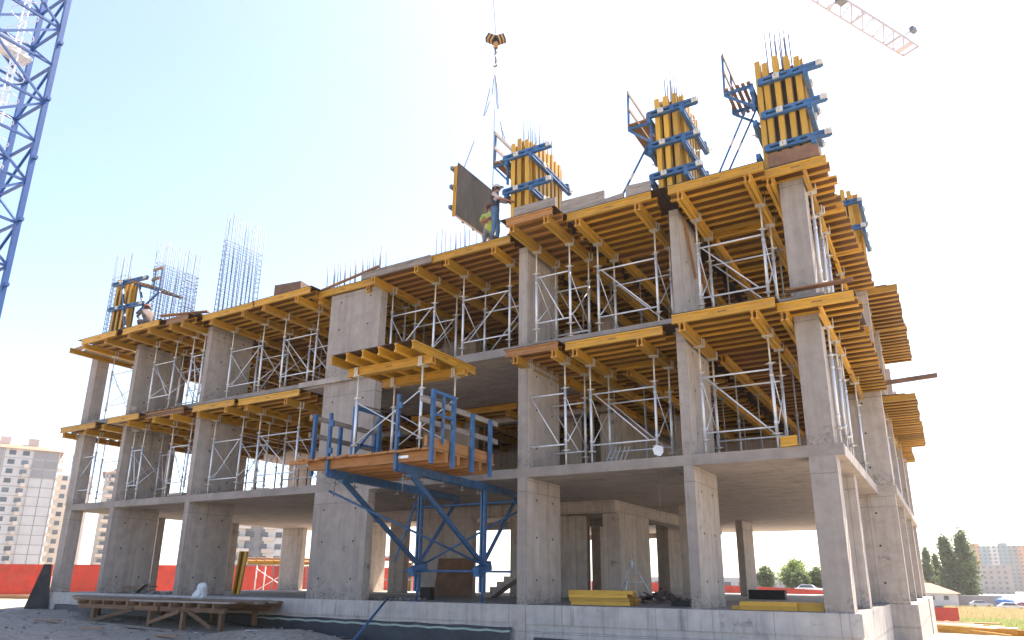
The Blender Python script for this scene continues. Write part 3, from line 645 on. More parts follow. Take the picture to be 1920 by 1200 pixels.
# ------------------------------------------------------------------ reinforcement
RB = 'reinforcement cages rising above the top deck'
def bars(label, pts, z0, z1, r=0.014, ties=None, lean=(0, 0), tie_rects=(), jit=0.0):
    cx = sum(p[0] for p in pts) / len(pts); cy = sum(p[1] for p in pts) / len(pts)
    t = thing('rebar_cage', label, 'rebar cage', (cx, cy, z0), 0, RB)
    for i, p in enumerate(pts):
        h = z1 - z0 + RND.uniform(-jit, jit); lx = lean[0] + RND.uniform(-0.015, 0.015); ly = lean[1] + RND.uniform(-0.015, 0.015)
        bar_obj('rebar', (p[0] - cx, p[1] - cy, 0), (p[0] - cx + lx * h, p[1] - cy + ly * h, h), r, t, 'rebar')
    if ties:
        za, zb, n = ties
        for (x0, x1, y0, y1) in tie_rects:
            for i in range(n):
                z = za + (zb - za) * i / (n - 1) + RND.uniform(-0.02, 0.02) - z0
                m = cached(('tie', round(x1 - x0, 2), round(y1 - y0, 2)), lambda: MB().path([(0,0,0),(x1-x0,0,0),(x1-x0,y1-y0,0),(0,y1-y0,0),(0,0,0)], 0.0105, 4).mesh('stirrup', ['rebar']))
                obj('stirrup', m, t, (x0 - cx + lean[0] * z, y0 - cy + lean[1] * z, z), (RND.uniform(-.03, .03), RND.uniform(-.03, .03), 0))
    return t
def grid(xs, y0, y1, n): return [(x, y0 + (y1 - y0) * i / (n - 1)) for x in xs for i in range(n)]
bars('tall mesh-like rebar cage third from the left, standing clear with no formwork', grid((-13.86, -13.66), 0.1, 1.72, 10), 9.4, 13.75, ties=(9.7, 12.6, 16), tie_rects=[(-13.86, -13.66, 0.1, 1.72)], jit=0.08)
bars('wide rebar cage beside the crouching worker, second from the left', grid((-18.13, -17.93), 0.2, 2.05, 13), 9.4, 13.8, ties=(9.8, 12.75, 19), tie_rects=[(-18.13, -17.93, 0.2, 2.05), (-18.13, -17.93, 1.45, 2.05)], jit=0.08)
bars('slim rebar cage behind the half-erected formwork at the left end', grid((-21.0, -20.85, -20.35, -20.1), 0.15, 0.45, 3), 9.4, 13.8, ties=(9.6, 12.6, 16), tie_rects=[(-21.0, -20.1, 0.15, 0.45)], jit=0.06)
bars('row of short starter bars above the wide flat pier', [(-8.25 + i * 0.12 + (0.1 * RND.random()), 0.05 + 0.2 * (i % 2)) for i in range(20)], 9.3, 10.35, jit=0.12)
bars('group of short starter bars left of the hanging panel', [(-5.3 + i * 0.13, 1.9 + 0.1 * (i % 3)) for i in range(12)], 9.3, 11.55, jit=0.15)
bars('bars poking from the formwork nearest the workers', [(-0.95 + 0.15 * (i % 2), 0.12 + i * 0.13) for i in range(12)], 12.2, 13.45, jit=0.08)
bars('bars poking from the middle column formwork', [(3.25 + 0.14 * (i % 2), 0.08 + i * 0.11) for i in range(12)], 12.1, 13.3, jit=0.08)
bars('bars poking from the corner column formwork at the right', [(5.78 + i * 0.055, 0.1 + 0.3 * (i % 2)) for i in range(10)], 12.0, 13.25, jit=0.05)

# ------------------------------------------------------------------ things lying on the top deck
def boxb(name, label, cat, c, s, m, rz=0.0, group=None, boards=0, rx=0.0):
    t = thing(name, label, cat, c, rz, group)
    if boards:
        h = s[2] / boards
        for i in range(boards):
            o = obj('board', MB().box(-s[0]/2, -s[1]/2, 0.004, s[0]/2, s[1]/2, h - 0.004).mesh('board', [m]), t, (RND.uniform(-.02, .02), RND.uniform(-.012, .012), i * h))
    else: obj('body', MB().box(-s[0]/2, -s[1]/2, 0, s[0]/2, s[1]/2, s[2]).mesh(name, [m]), t)
    t.rotation_euler = (rx, 0, rz); return t
boxb('edge_board', 'grey weathered edge boards below the formwork nearest the workers, left stack', 'edge boards', (-0.14, -0.72, 9.40), (1.22, 0.05, 0.56), 'timber_grey', 0.02, 'grey edge boards on the deck', 2)
boxb('edge_board', 'grey weathered edge boards right of the formwork nearest the workers', 'edge boards', (1.15, -0.55, 9.42), (1.2, 0.05, 0.46), 'timber_grey', 0.03, 'grey edge boards on the deck', 2)
boxb('edge_board', 'short low edge board at the foot of the single slanted prop', 'edge boards', (2.0, -0.5, 9.42), (0.5, 0.06, 0.24), 'timber_grey', -0.1, 'grey edge boards on the deck')
boxb('edge_board', 'dark edge board left of the middle column formwork', 'edge boards', (2.62, -0.5, 9.42), (0.62, 0.06, 0.40), 'timber_grey', 0.1, 'grey edge boards on the deck')
boxb('plywood_box', 'brown plywood box on the deck left of the wide pier', 'box', (-10.35, 0.6, 9.40), (1.1, 0.7, 0.82), 'ply_brown', 0.15)
boxb('plywood_strip', 'dark brown plywood strip around the foot of the corner column formwork', 'plywood strip', (6.15, -0.33, 9.41), (1.05, 0.03, 0.33), 'ply_brown', 0.0)
def loose_plank(label, p, q, wd=0.18, hd=0.04, m='timber', group='loose planks on the decks'):
    p = Vector(p); q = Vector(q); d = q - p; o = obj('plank', plank(d.length, wd, hd, m), None, p); o.rotation_euler = d.to_track_quat('X', 'Z').to_euler(); tag(o, label, 'plank', group)
loose_plank('thin brown plank lying across the deck right of the third rebar cage', (-15.5, -0.85, 9.62), (-13.6, -0.3, 9.62))
loose_plank('long thin plank above the wide pier, by the starter bars', (-8.3, -0.05, 9.43), (-5.7, -0.3, 9.60), 0.1)
loose_plank('plank stub sticking out at the far left end of the top deck', (-21.6, -0.6, 9.30), (-20.2, -0.7, 9.30), 0.15, 0.1)
loose_plank('brown plank lying on the slab edge by the right corner column, top storey', (5.7, -0.3, 6.44), (7.0, -0.3, 6.44), 0.2, 0.03, 'ply_brown')
loose_plank('dark plank sticking out to the right between the side tables', (6.6, 9.0, 6.5), (8.35, 9.2, 6.62), 0.15, 0.12, 'ply_brown')
loose_plank('thin timber strut leaning on the second column from the corner, left one', (3.44, 0.35, 9.1), (3.46, 1.0, 7.7), 0.05, 0.04, 'timber_orange')
loose_plank('thin timber strut leaning on the second column from the corner, right one', (3.44, 1.35, 9.1), (3.46, 1.6, 7.8), 0.05, 0.04, 'timber_orange')
loose_plank('grey scrap board on the middle floor edge near the third column', (-14.9, 0.15, 3.26), (-14.1, 0.15, 3.26), 0.3, 0.09, 'timber_grey')
for i in range(6):
    loose_plank('%s loose board from the left on the recessed table left of the third column' % ('first', 'second', 'third', 'fourth', 'fifth', 'last')[i], (-16.3 + i * 0.35, -0.35 + 0.03 * i, 6.26 + 0.01 * i), (-16.2 + i * 0.35, 0.7, 6.27 + 0.01 * i), 0.2, 0.05, 'timber', 'loose boards over the recessed table')

# ------------------------------------------------------------------ hanging panel, hook block, wires
pn = thing('suspended_form', 'grey formwork panel with yellow edge hanging from the crane beside two workers', 'formwork panel', (-2.6, 0.28, 10.27), math.radians(-6))
pm = MB(); pm.box(-0.02, -1.0, 0, 0.0, 1.0, 1.68); obj('face_sheet', pm.mesh('face_sheet', ['ply_face']), pn)
for y in (-0.95, -0.5, 0, 0.5, 0.95):
    o = obj('girder', hbeam(1.6), pn, (-0.09, y, 0.02)); o.rotation_euler = (0, -math.pi / 2, 0); o.scale = (1, 1, .65)
for z in (0.3, 0.95, 1.55):
    o = obj('waler', MB().box(-0.25, -1.05, z - 0.05, -0.16, 1.05, z + 0.05).mesh('waler', ['steel_dark']), pn)
obj('edge_strip', MB().box(-0.02, -1.0, -0.05, 0.0, 1.0, -0.002).mesh('edge_strip', ['timber_orange']), pn)
pn.rotation_euler = (math.radians(-1.0), 0, math.radians(-2))
HK = Vector((-2.6, 1.11, 17.5))
hk = thing('crane_hook', 'black and yellow striped crane hook block high above the hanging panel', 'crane hook', HK)
def striped(nm, x0, x1, ang):
    m = MB(); n = 5
    for i in range(n):
        a = x0 + (x1 - x0) * i / n; b = x0 + (x1 - x0) * (i + 1) / n
        m.box(min(a, b), -0.14, -0.17, max(a, b) - 0.001, 0.14, 0.17, i % 2)
    o = obj(nm, m.mesh(nm, ['black', 'hook_yellow']), hk); o.rotation_euler = (0, ang, 0.5); return o
striped('sheave_cheek', -0.46, -0.05, math.radians(26)); striped('sheave_cheek', 0.05, 0.44, math.radians(-20)); hk.scale = (0.7, 0.7, 0.7)
obj('hook_shank', MB().box(-0.09, -0.07, -0.42, 0.09, 0.07, -0.1).mesh('hook_shank', ['hook_yellow']), hk); obj('chain_link', MB().tube((0,0,-0.4),(0,0,-0.8),0.06,8).tube((0,0,-0.75),(0.02,0,-1.25),0.045,8).mesh('chain_link', ['steel_dark']), hk)
obj('hook', MB().path([(0,0,-1.2),(0.07,0,-1.3),(0.05,0,-1.43),(-0.06,0,-1.43),(-0.09,0,-1.3)], 0.035, 8).mesh('hook', ['steel_dark']), hk)
def wire(name, label, pts, r, m='steel_dark'):
    b = MB(); b.path(pts, r, 5); o = obj(name, b.mesh(name, [m])); tag(o, label, 'cable', 'wires of the crane'); return o
wire('hoist_cable', 'thin crane cable running up from the hook out of the picture', [HK + Vector((0, 0, 0.1)), HK + Vector((-1.2, -1.3, 24))], 0.010)
A = HK + Vector((0, 0, -0.92))
wire('lifting_sling', 'lifting wire from the hook to the left part of the hanging panel', [A, A + Vector((-0.05, -0.55, -2.3)), Vector((-2.62, -0.42, 11.95))], 0.014)
wire('lifting_sling', 'lifting wire from the hook to the right part of the hanging panel', [A, Vector((-2.62, 1.12, 11.93))], 0.014)
wire('lifting_sling', 'slack wire loop hanging below the hook', [A, A + Vector((0.03, 0.05, -1.4)), A + Vector((0.16, 0.16, -2.3)), A + Vector((0.26, 0.24, -2.75)), A + Vector((0.22, 0.22, -2.85)), A + Vector((0.08, 0.1, -1.7)), A], 0.013, 'steel_dark')
wire('lifting_sling', 'second slack wire drooping left below the hook', [A, A + Vector((-0.03, -.12, -1.2)), A + Vector((-0.1, -.35, -2.0)), A + Vector((-0.05, -.55, -2.3))], 0.013, 'steel_dark')

# ------------------------------------------------------------------ blue loading platform in front of the middle bay
lp = thing('loading_platform', 'blue steel loading platform with orange timber deck projecting from the middle bay', 'loading platform', (-3.05, -1.5, 0.0))
for X in (-4.05, -2.05):
    m = MB(); m.obox((X - 0.05, -3.35, 2.86), (X - 0.05, 1.8, 2.78), 0.05, 0.18); m.obox((X + 0.05, -3.35, 2.86), (X + 0.05, 1.8, 2.78), 0.05, 0.18); part('ledger_beam', m, ['blue'], lp)
    m = MB(); m.obox((X - 0.045, 0.1, 0.25), (X - 0.045, 0.1, 2.72), 0.05, 0.12); m.obox((X + 0.045, 0.1, 0.25), (X + 0.045, 0.1, 2.72), 0.05, 0.12); m.tube((X, 0.1, 0.01), (X, 0.1, 0.6), 0.03, 8); m.box(X - 0.1, 0.0, 0.002, X + 0.1, 0.2, 0.022); part('support_leg', m, ['blue'], lp)
    m = MB(); m.obox((X, 0.05, 0.95), (X, -2.85, 2.75), 0.08, 0.10); m.obox((X, -2.95, 2.74), (X, -2.6, 2.76), 0.14, 0.1); part('diagonal_strut', m, ['blue'], lp)
    m = MB(); m.obox((X, 0.15, 0.95), (X, 1.75, 2.70), 0.07, 0.07); part('diagonal_strut', m, ['blue'], lp)
    m = MB(); m.obox((X, -0.2, 0.72), (X, 0.4, 0.9), 0.16, 0.22); part('gusset', m, ['blue'], lp)
for p, q in (((-4.45, 0.0, 0.76), (-1.15, 0.0, 0.74)), ((-4.6, -2.75, 2.55), (-1.85, -0.02, 0.86)), ((-3.95, 0.25, 0.95), (-1.4, 0.9, 2.3)), ((-4.4, 0.6, 2.45), (-1.3, 0.6, 2.47)), ((-4.1, -0.06, 2.5), (-4.35, -0.5, 0.95))):
    m = MB(); m.tube(p, q, 0.028, 8); part('brace_tube', m, ['blue'], lp)
for i in range(6):
    y = -3.3 + i * 0.44
    o = obj('deck_joist', MB().box(0, -0.05, -0.1, 3.6, 0.05, 0.1).mesh('deck_joist', ['timber_orange']) if i == 0 else bpy.data.meshes['deck_joist'], lp); o.location = Vector((-4.7, y, 3.05)) - lp.location
NB = 17
for i in range(NB):
    x = -4.85 + i * (3.75 / NB) + 0.11
    o = obj('deck_board', plank(2.55, 0.215, 0.042, 'timber_orange'), lp); o.location = Vector((x, -3.52 + RND.uniform(-0.08, 0.06), 3.172 + RND.uniform(-.004, .004))) - lp.location; o.rotation_euler = (0, 0, ZROT)
o = obj('toe_board', plank(2.6, 0.05, 0.22, 'timber_orange'), lp); o.location = Vector((-1.12, -3.6, 3.31)) - lp.location; o.rotation_euler = (0, 0, ZROT)
o = obj('toe_board', plank(0.6, 0.05, 0.10, 'timber_orange'), lp); o.location = Vector((-5.15, -3.5, 3.14)) - lp.location
obj('metal_plate', MB().box(-0.16, -0.005, -0.03, 0.16, 0.005, 0.03).mesh('metal_plate', ['galv']), lp, Vector((-1.9, -3.362, 3.06)) - lp.location)
for y, zt in ((-3.5, 4.42), (-2.75, 4.42), (-2.0, 4.18), (-1.25, 4.18)):
    m = MB(); m.obox((-1.03, y, 2.84), (-1.03, y, zt), 0.07, 0.09); part('rail_post', m, ['blue'], lp)
m = MB(); m.obox((-1.03, -3.5, 4.38), (-1.03, -2.75, 4.38), 0.06, 0.07); m.obox((-1.03, -3.5, 3.9), (-1.03, -2.75, 3.9), 0.05, 0.05); m.obox((-1.03, -3.12, 3.3), (-1.03, -3.12, 4.38), 0.04, 0.05); part('gate_frame', m, ['blue'], lp)
for y, zt in ((-3.3, 4.3), (-2.45, 4.15), (-1.2, 4.2)):
    m = MB(); m.obox((-4.65, y, 2.84), (-4.65, y, zt), 0.07, 0.09); part('rail_post', m, ['blue'], lp)
m = MB(); m.obox((-4.15, -2.5, 3.2), (-4.15, -2.5, 4.6), 0.08, 0.11); m.obox((-4.15, -1.6, 3.2), (-4.15, -1.6, 4.6), 0.08, 0.11); m.obox((-4.15, -2.5, 4.58), (-4.15, -1.6, 4.58), 0.07, 0.09); m.obox((-4.15, -2.5, 3.4), (-4.15, -1.6, 4.45), 0.045, 0.05); m.obox((-4.15, -2.3, 3.7), (-4.15, -1.7, 3.7), 0.045, 0.05); part('gate_frame', m, ['blue'], lp)
for X, zt in ((-4.05, 4.25), (-2.05, 4.45)):
    m = MB(); m.obox((X, -3.4, 2.80), (X, -3.4, zt), 0.07, 0.07); m.box(X + 0.03, -3.43, zt - 0.32, X + 0.10, -3.37, zt - 0.18); m.box(X + 0.03, -3.43, zt - 0.95, X + 0.10, -3.37, zt - 0.82); part('rail_post', m, ['blue'], lp)
for h in (3.72, 4.15):
    o = obj('guard_rail', plank(3.0, 0.035, 0.12, 'timber_grey'), lp); o.location = Vector((-1.085, -3.85, h)) - lp.location; o.rotation_euler = (0, 0, ZROT)
    o = obj('guard_rail', plank(2.6, 0.035, 0.12, 'timber_grey'), lp); o.location = Vector((-4.72, -3.4, h + 0.08)) - lp.location; o.rotation_euler = (0, 0, ZROT)
for X in (-4.05, -2.05):
    for y in (-3.15, -2.5, -1.7, -0.9, -0.2):
        m = MB(); m.tube((X + 0.02, y, 2.35 if y < -3 else 2.55), (X + 0.02, y, 2.95), 0.014, 6); m.tube((X - 0.1, y, 2.62), (X + 0.14, y, 2.62), 0.012, 6); m.tube((X + 0.02, y, 2.60), (X + 0.02, y, 2.66), 0.04, 8); part('tie_rod', m, ['steel_dark'], lp)
for c in ((-2.75, -2.1), (-1.5, -1.2), (-4.3, -1.8)):
    m = MB(); m.box(c[0] - 0.15, c[1] - 0.06, 3.2, c[0] + 0.15, c[1] + 0.06, 3.32); m.tube((c[0], c[1], 3.3), (c[0], c[1], 3.42), 0.05, 8); part('clamp_shoe', m, ['blue'], lp)
# small formwork table parked on the platform
pt = thing('formwork_table', 'small yellow formwork table on galvanised legs parked on the blue loading platform', 'formwork table', (-2.6, -2.45, 3.196))
def P(x, y, z): return Vector((x, y, z)) - pt.location
for y, xa in ((-3.0, -3.95), (-1.87, -3.85)):
    for d in (-0.05, 0.05): obj('main_beam', hbeam(2.5), pt, P(xa, y + d, 5.28))
for i in range(6):
    o = obj('joist', hbeam(2.45), pt, P(-3.98 + i * 0.482, -3.62, 5.48)); o.rotation_euler = (0, 0, ZROT)
obj('deck_panel', MB().box(*P(-4.02, -3.60, 5.582), *P(-1.55, -1.15, 5.6)).mesh('deck_panel', ['ply']), pt)
PLEG = None
def pleg():
    m = MB(); H = 5.18 - 3.196
    m.tube((0,0,0),(0,0,0.35),0.02,8,mi=1); m.tube((0,0,0.3),(0,0,1.45),0.034,10); m.tube((0,0,1.42),(0,0,H),0.021,8,mi=1); m.box(-.07,-.07,0,.07,.07,.012,1)
    for z in (0.32, 1.45): m.tube((0,0,z-.02),(0,0,z+.03),0.05,10,mi=1); m.tube((-.1,0,z),(.1,0,z),.011,6,mi=1)
    m.box(-.09,-.1,H-.016,.09,.1,H,1)
    for a in (-1,1): m.box(-.05,a*.108-.006,H-.02,-.01,a*.108+.006,H+.2,1); m.box(.01,a*.108-.006,H-.02,.05,a*.108+.006,H+.2,1)
    return m.mesh('leg', ['galv', 'galv_inner'])
PL = pleg(); LP4 = {}
for k, (x, y) in {'a': (-3.66, -3.0), 'b': (-3.5, -1.87), 'c': (-1.75, -3.0), 'd': (-1.65, -1.87)}.items():
    obj('leg', PL, pt, P(x, y, 3.196)); LP4[k] = Vector((x, y, 3.196))
for a, b in (('a', 'c'), ('b', 'd')):
    bar_obj('cross_brace', P(*(LP4[a] + Vector((0, -.03, 1.35)))), P(*(LP4[b] + Vector((0, -.03, .35)))), 0.014, pt); bar_obj('cross_brace', P(*(LP4[a] + Vector((0, -.05, .3)))), P(*(LP4[b] + Vector((0, -.05, 1.4)))), 0.014, pt)
for a, b in (('a', 'b'), ('c', 'd')):
    bar_obj('frame_rail', P(*(LP4[a] + Vector((0, 0, 1.3)))), P(*(LP4[b] + Vector((0, 0, 1.3)))), 0.02, pt, 'steel_dark')
# blue prop lying against the plinth
bp_ = MB(); bp_.tube((-4.75, -1.6, -1.05), (-4.85, -0.1, 0.06), 0.03, 8); tag(obj('prop_tube', bp_.mesh('prop_tube', ['blue'])), 'blue steel tube leaning from the ground against the plinth edge', 'prop')

# ------------------------------------------------------------------ low timber platform at the left front
tp = thing('timber_platform', 'low brown timber staging in front of the left columns', 'timber platform', (-13.2, -1.2, gz(-13, -1.5)))
for i in range(9):
    x0 = -18.9 + i * 0.45 + RND.uniform(-0.25, 0.2); xm = -13.2 + RND.uniform(-0.9, 0.9); x1 = -8.5 + RND.uniform(-0.35, 0.45)
    for k, (xa, xb) in enumerate(((x0, xm - .01), (xm + .01, x1))):
        o = obj('deck_board', plank(xb - xa, 0.215, 0.045, 'timber_dark' if (i + k) % 3 else 'timber_grey'), tp); o.location = Vector((xa, -0.2 - i * 0.235, -0.09 + RND.uniform(-.012, .012))) - tp.location; o.rotation_euler = (0, RND.uniform(-.003, .003), RND.uniform(-.006, .006))
for i in range(11):
    o = obj('cross_joist', plank(2.25, 0.1, 0.11, 'timber_dark'), tp); o.location = Vector((-14.95 + i * 0.62 + RND.uniform(-.05, .05), -2.36, -0.17)) - tp.location; o.rotation_euler = (0, 0, ZROT + RND.uniform(-.02, .02))
for y in (-2.15, -0.6):
    for x0, L in ((-15.2, 3.9), (-11.2, 2.7)):
        o = obj('bearer', plank(L, 0.1, 0.12, 'timber_dark'), tp); o.location = Vector((x0 + (-2.2 if y > -1 and L > 3 else 0), y, -0.285)) - tp.location
for x, y in ((-14.4, -2.15), (-11.65, -2.15), (-10.2, -2.15), (-8.7, -2.1), (-16.8, -0.6), (-13.4, -0.6), (-11.0, -0.6), (-9.2, -0.6)):
    zg = gz(x, y) - 0.05; m = MB(); m.box(x - 0.055, y - 0.055, zg, x + 0.055, y + 0.055, -0.345); part('post', m, ['timber_dark'], tp)
for (xa, ya, za, xb, zb_) in ((-14.3, -2.23, 0.06, -12.4, -.33), (-11.6, -2.23, .15, -10.3, -.33), (-8.9, -2.23, .1, -9.9, -.33), (-13.3, -.52, .1, -14.6, -.33)):
    m = MB(); m.obox((xa, ya, gz(xa, ya) + za), (xb, ya, zb_), 0.04, 0.1); part('diagonal_brace', m, ['timber_dark'], tp)
m = MB(); m.obox((-14.8, -2.3, gz(-14.8, -2.3) + 0.02), (-10.2, -2.35, gz(-10.2, -2.3) + 0.03), 0.18, 0.05); part('sole_plate', m, ['timber_grey'], tp)
# leaning black panel at the left end
lean = MB(); b_ = 0; lean.v += [(0,.25,0),(0.03,.25,0),(0.03,1.1,0),(0,1.1,0),(0,.85,1.7),(.03,.85,1.7),(.03,1.1,1.7),(0,1.1,1.7)]; lean.f += [(0,3,2,1),(4,5,6,7),(0,1,5,4),(1,2,6,5),(2,3,7,6),(3,0,4,7)]; lean.m += [0]*6; lean.sm += [False]*6
o = obj('leaning_panel', lean.mesh('leaning_panel', ['black_panel']), None, (-21.75, -0.75, -0.66)); o.rotation_euler = (0, math.radians(14), math.radians(-50)); tag(o, 'dark sheet leaning against the left end of the building', 'panel')
# sack
sk = MB(); kr = random.Random(4); prof = [(0.0, 0.0), (0.19, 0.0), (0.235, 0.06), (0.22, 0.16), (0.17, 0.27), (0.15, 0.36), (0.11, 0.44), (0.05, 0.47), (0, 0.46)]
for i in range(len(prof)):
    for k in range(14):
        a = 2 * math.pi * k / 14; q = 1 + 0.16 * math.sin(3 * a + i * 1.3) + kr.uniform(-.1, .1); sk.v.append((math.cos(a) * prof[i][0] * q * 1.1 + 0.02 * i, math.sin(a) * prof[i][0] * q * .8, prof[i][1] + kr.uniform(-.015, .015) * (i > 1)))
for i in range(len(prof) - 1):
    for k in range(14): sk.f.append((i*14+k, i*14+(k+1)%14, (i+1)*14+(k+1)%14, (i+1)*14+k)); sk.m.append(0); sk.sm.append(k % 3 != 0)
tag(obj('plastic_sack', sk.mesh('plastic_sack', ['plastic_white']), None, (-11.75, -0.6, -0.065)), 'white plastic sack standing on the low timber staging by the third column', 'sack')
o = obj('leaning_beam', hbeam(1.42), None, (-13.3, 1.95, 0.02), (math.pi / 2, math.radians(-85), 0.2)); tag(o, 'yellow beam leaning upright behind the third column', 'beam', 'yellow beams leaning behind the third column')
o2 = o.copy(); COL.objects.link(o2); o2.location = (-13.18, 2.0, 0.02); o2.rotation_euler = (math.pi / 2 + .3, math.radians(-84), 0.3); o2['label'] = 'second yellow beam leaning upright behind the third column, slightly to the right'
# stacks of yellow beams on the ground floor
def stack(label, x, y, rz, rows, L=2.45, z0=0.0, grp='stacks of yellow beams on the ground floor', m='yellow'):
    t = thing('beam_stack', label, 'beam stack', (x, y, z0), rz, grp)
    z = 0.045
    for k, nrow in enumerate(rows):
        for i in range(nrow):
            o = obj('beam', hbeam(L, m), t, (RND.uniform(-0.12, 0.12), i * 0.13 + RND.uniform(-.01, .01), z + 0.0)); o.rotation_euler = (math.pi / 2, 0, RND.uniform(-0.02, 0.02))
        z += 0.083
    return t
stack('stack of yellow beams lying on the floor right of the middle column', 0.05, 0.75, 0.05, (6, 5, 4, 3), 1.45)
stack('yellow beams lying near the right corner, left group', 4.02, 0.25, 0.06, (2, 1), 1.1)
t = stack('yellow beams lying near the right corner, right group against the column', 4.62, 0.35, 0.0, (3, 2), 1.12)
# debris, block, tripod on the ground floor
db = MB(); dr = random.Random(3)
for i in range(60):
    a = dr.uniform(0, 6.28); q = dr.random() ** 0.6; x = math.cos(a) * q * 0.85; y = math.sin(a) * q * 0.5; h = 0.26 * (1 - q)
    p_ = Vector((x, y, h + 0.03)); d_ = Vector((dr.uniform(-1, 1), dr.uniform(-1, 1), dr.uniform(-.25, .25))).normalized() * dr.uniform(0.08, 0.22)
    db.obox(p_ - d_, p_ + d_, dr.uniform(.03, .1), dr.uniform(.02, .05))
o = obj('timber_debris', db.mesh('timber_debris', ['cloth_brown']), None, (1.35, 3.4, 0.0)); tag(o, 'heap of brown timber offcuts on the ground floor right of the stacked yellow beams', 'debris heap')
boxb('rubber_block', 'small black block on the ground floor near the second column from the corner', 'block', (2.45, 1.6, 0.0), (0.42, 0.3, 0.12), 'black', 0.1)
boxb('black_crate', 'low black crate beside the far column in the right bay', 'crate', (2.55, 10.4, 0.0), (1.15, 0.4, 0.30), 'black', 0.02)
boxb('bucket_stack', 'dark box standing behind the left support leg of the blue platform', 'box', (-5.0, 1.8, 0.0), (0.3, 0.3, 0.34), 'black', 0.2)
tr = thing('tripod', 'galvanised folding tripod standing on the floor behind the stacked yellow beams', 'tripod', (0.15, 4.4, 0))
for a in (0.5, 2.6, 4.7): bar_obj('leg', (math.cos(a) * 0.62, math.sin(a) * 0.62, 0.0), (math.cos(a) * 0.05, math.sin(a) * 0.05, 1.05), 0.022, tr)
obj('head', MB().tube((0,0,0.9),(0,0,1.14),0.055,10).mesh('head', ['galv']), tr); obj('brace_ring', MB().path([(math.cos(a)*.32, math.sin(a)*.32, .52) for a in (0.5, 2.6, 4.7, 0.5)], 0.012, 5).mesh('brace_ring', ['galv']), tr)
o = obj('plywood_sheet', MB().box(-0.75, -0.01, 0, 0.75, 0.01, 1.25).mesh('plywood_sheet', ['ply_brown']), None, (-6.6, 5.28, 0.01)); o.rotation_euler = (math.radians(-9), 0, 0); tag(o, 'brown plywood sheet leaning on the dark inner wall of the middle bay', 'plywood sheet')
o = obj('white_sheet', MB().prism([(-.06,-.1),(.08,-.12),(.13,-.02),(.1,.1),(-.05,.12),(-.13,.03)], -0.006, 0.006).mesh('white_sheet', ['plastic_white']), None, (2.6, 0.05, 3.36)); o.rotation_euler = (math.radians(85), 0.2, 0.2); tag(o, 'small white plate hung on a prop foot at the edge of the middle floor', 'plate')
o = obj('beam_offcut', hbeam(0.35), None, (5.25, 0.0, 3.305)); o.rotation_euler = (0, 0, -0.3); tag(o, 'yellow beam offcut on the middle floor edge left of the corner column', 'beam')
for i in range(5):
    loose_plank('%s of five thin white laths leaning on the middle floor' % ('leftmost', 'second from left', 'middle', 'second from right', 'rightmost')[i], (0.9 + i * 0.12, 0.95, 3.22), (1.05 + i * 0.12, 1.1, 3.72), 0.03, 0.02, 'wall_white', 'white laths leaning on the middle floor')
wire('hanging_wire', 'thin wire hanging from the first slab edge left of the second column from the corner', [(2.5, 0.3, 2.96), (2.5, 0.3, 1.9)], 0.006)
# ------------------------------------------------------------------ people
def person(name_label, loc, J, bones, mats_for, face_dir, hat=None, scale=1.0, vest=None):
    """J: joint -> (pos, radius); bones: (a, b, material index). Skin-grown continuous body"""
    me = bpy.data.meshes.new('body_cage'); names = list(J); idx = {n: i for i, n in enumerate(names)}
    me.from_pydata([Vector(J[n][0]) * scale for n in names], [(idx[a], idx[b]) for a, b, _ in bones], [])
    tmp = bpy.data.objects.new('body_cage', me); COL.objects.link(tmp)
    md = tmp.modifiers.new('s', 'SKIN'); md.use_smooth_shade = True; tmp.modifiers.new('u', 'SUBSURF').levels = 2; tmp.modifiers['u'].render_levels = 2
    sv = me.skin_vertices[0].data if len(me.skin_vertices) else None
    for n in names:
        r = J[n][1]; r = (r, r) if not isinstance(r, tuple) else r
        sv[idx[n]].radius = (r[0] * scale, r[1] * scale); sv[idx[n]].use_root = (n == 'pelvis')
    dg = bpy.context.evaluated_depsgraph_get(); ev = tmp.evaluated_get(dg); body = bpy.data.meshes.new_from_object(ev)
    bpy.data.objects.remove(tmp)
    body.name = 'person'; body.materials.clear()
    for m in mats_for: body.materials.append(MATS[m])
    segs = [(Vector(J[a][0]) * scale, Vector(J[b][0]) * scale, k) for a, b, k in bones]
    for p in body.polygons:
        c = p.center; best = 1e9; mi = 0
        for a, b, k in segs:
            d = b - a; t = max(0, min(1, (c - a).dot(d) / max(d.length_squared, 1e-9))); dd = (c - a - d * t).length
            if dd < best: best = dd; mi = k
        p.material_index = mi; p.use_smooth = True
    return body
def pose(hipz, lean, arms, legs, head_off):
    pass
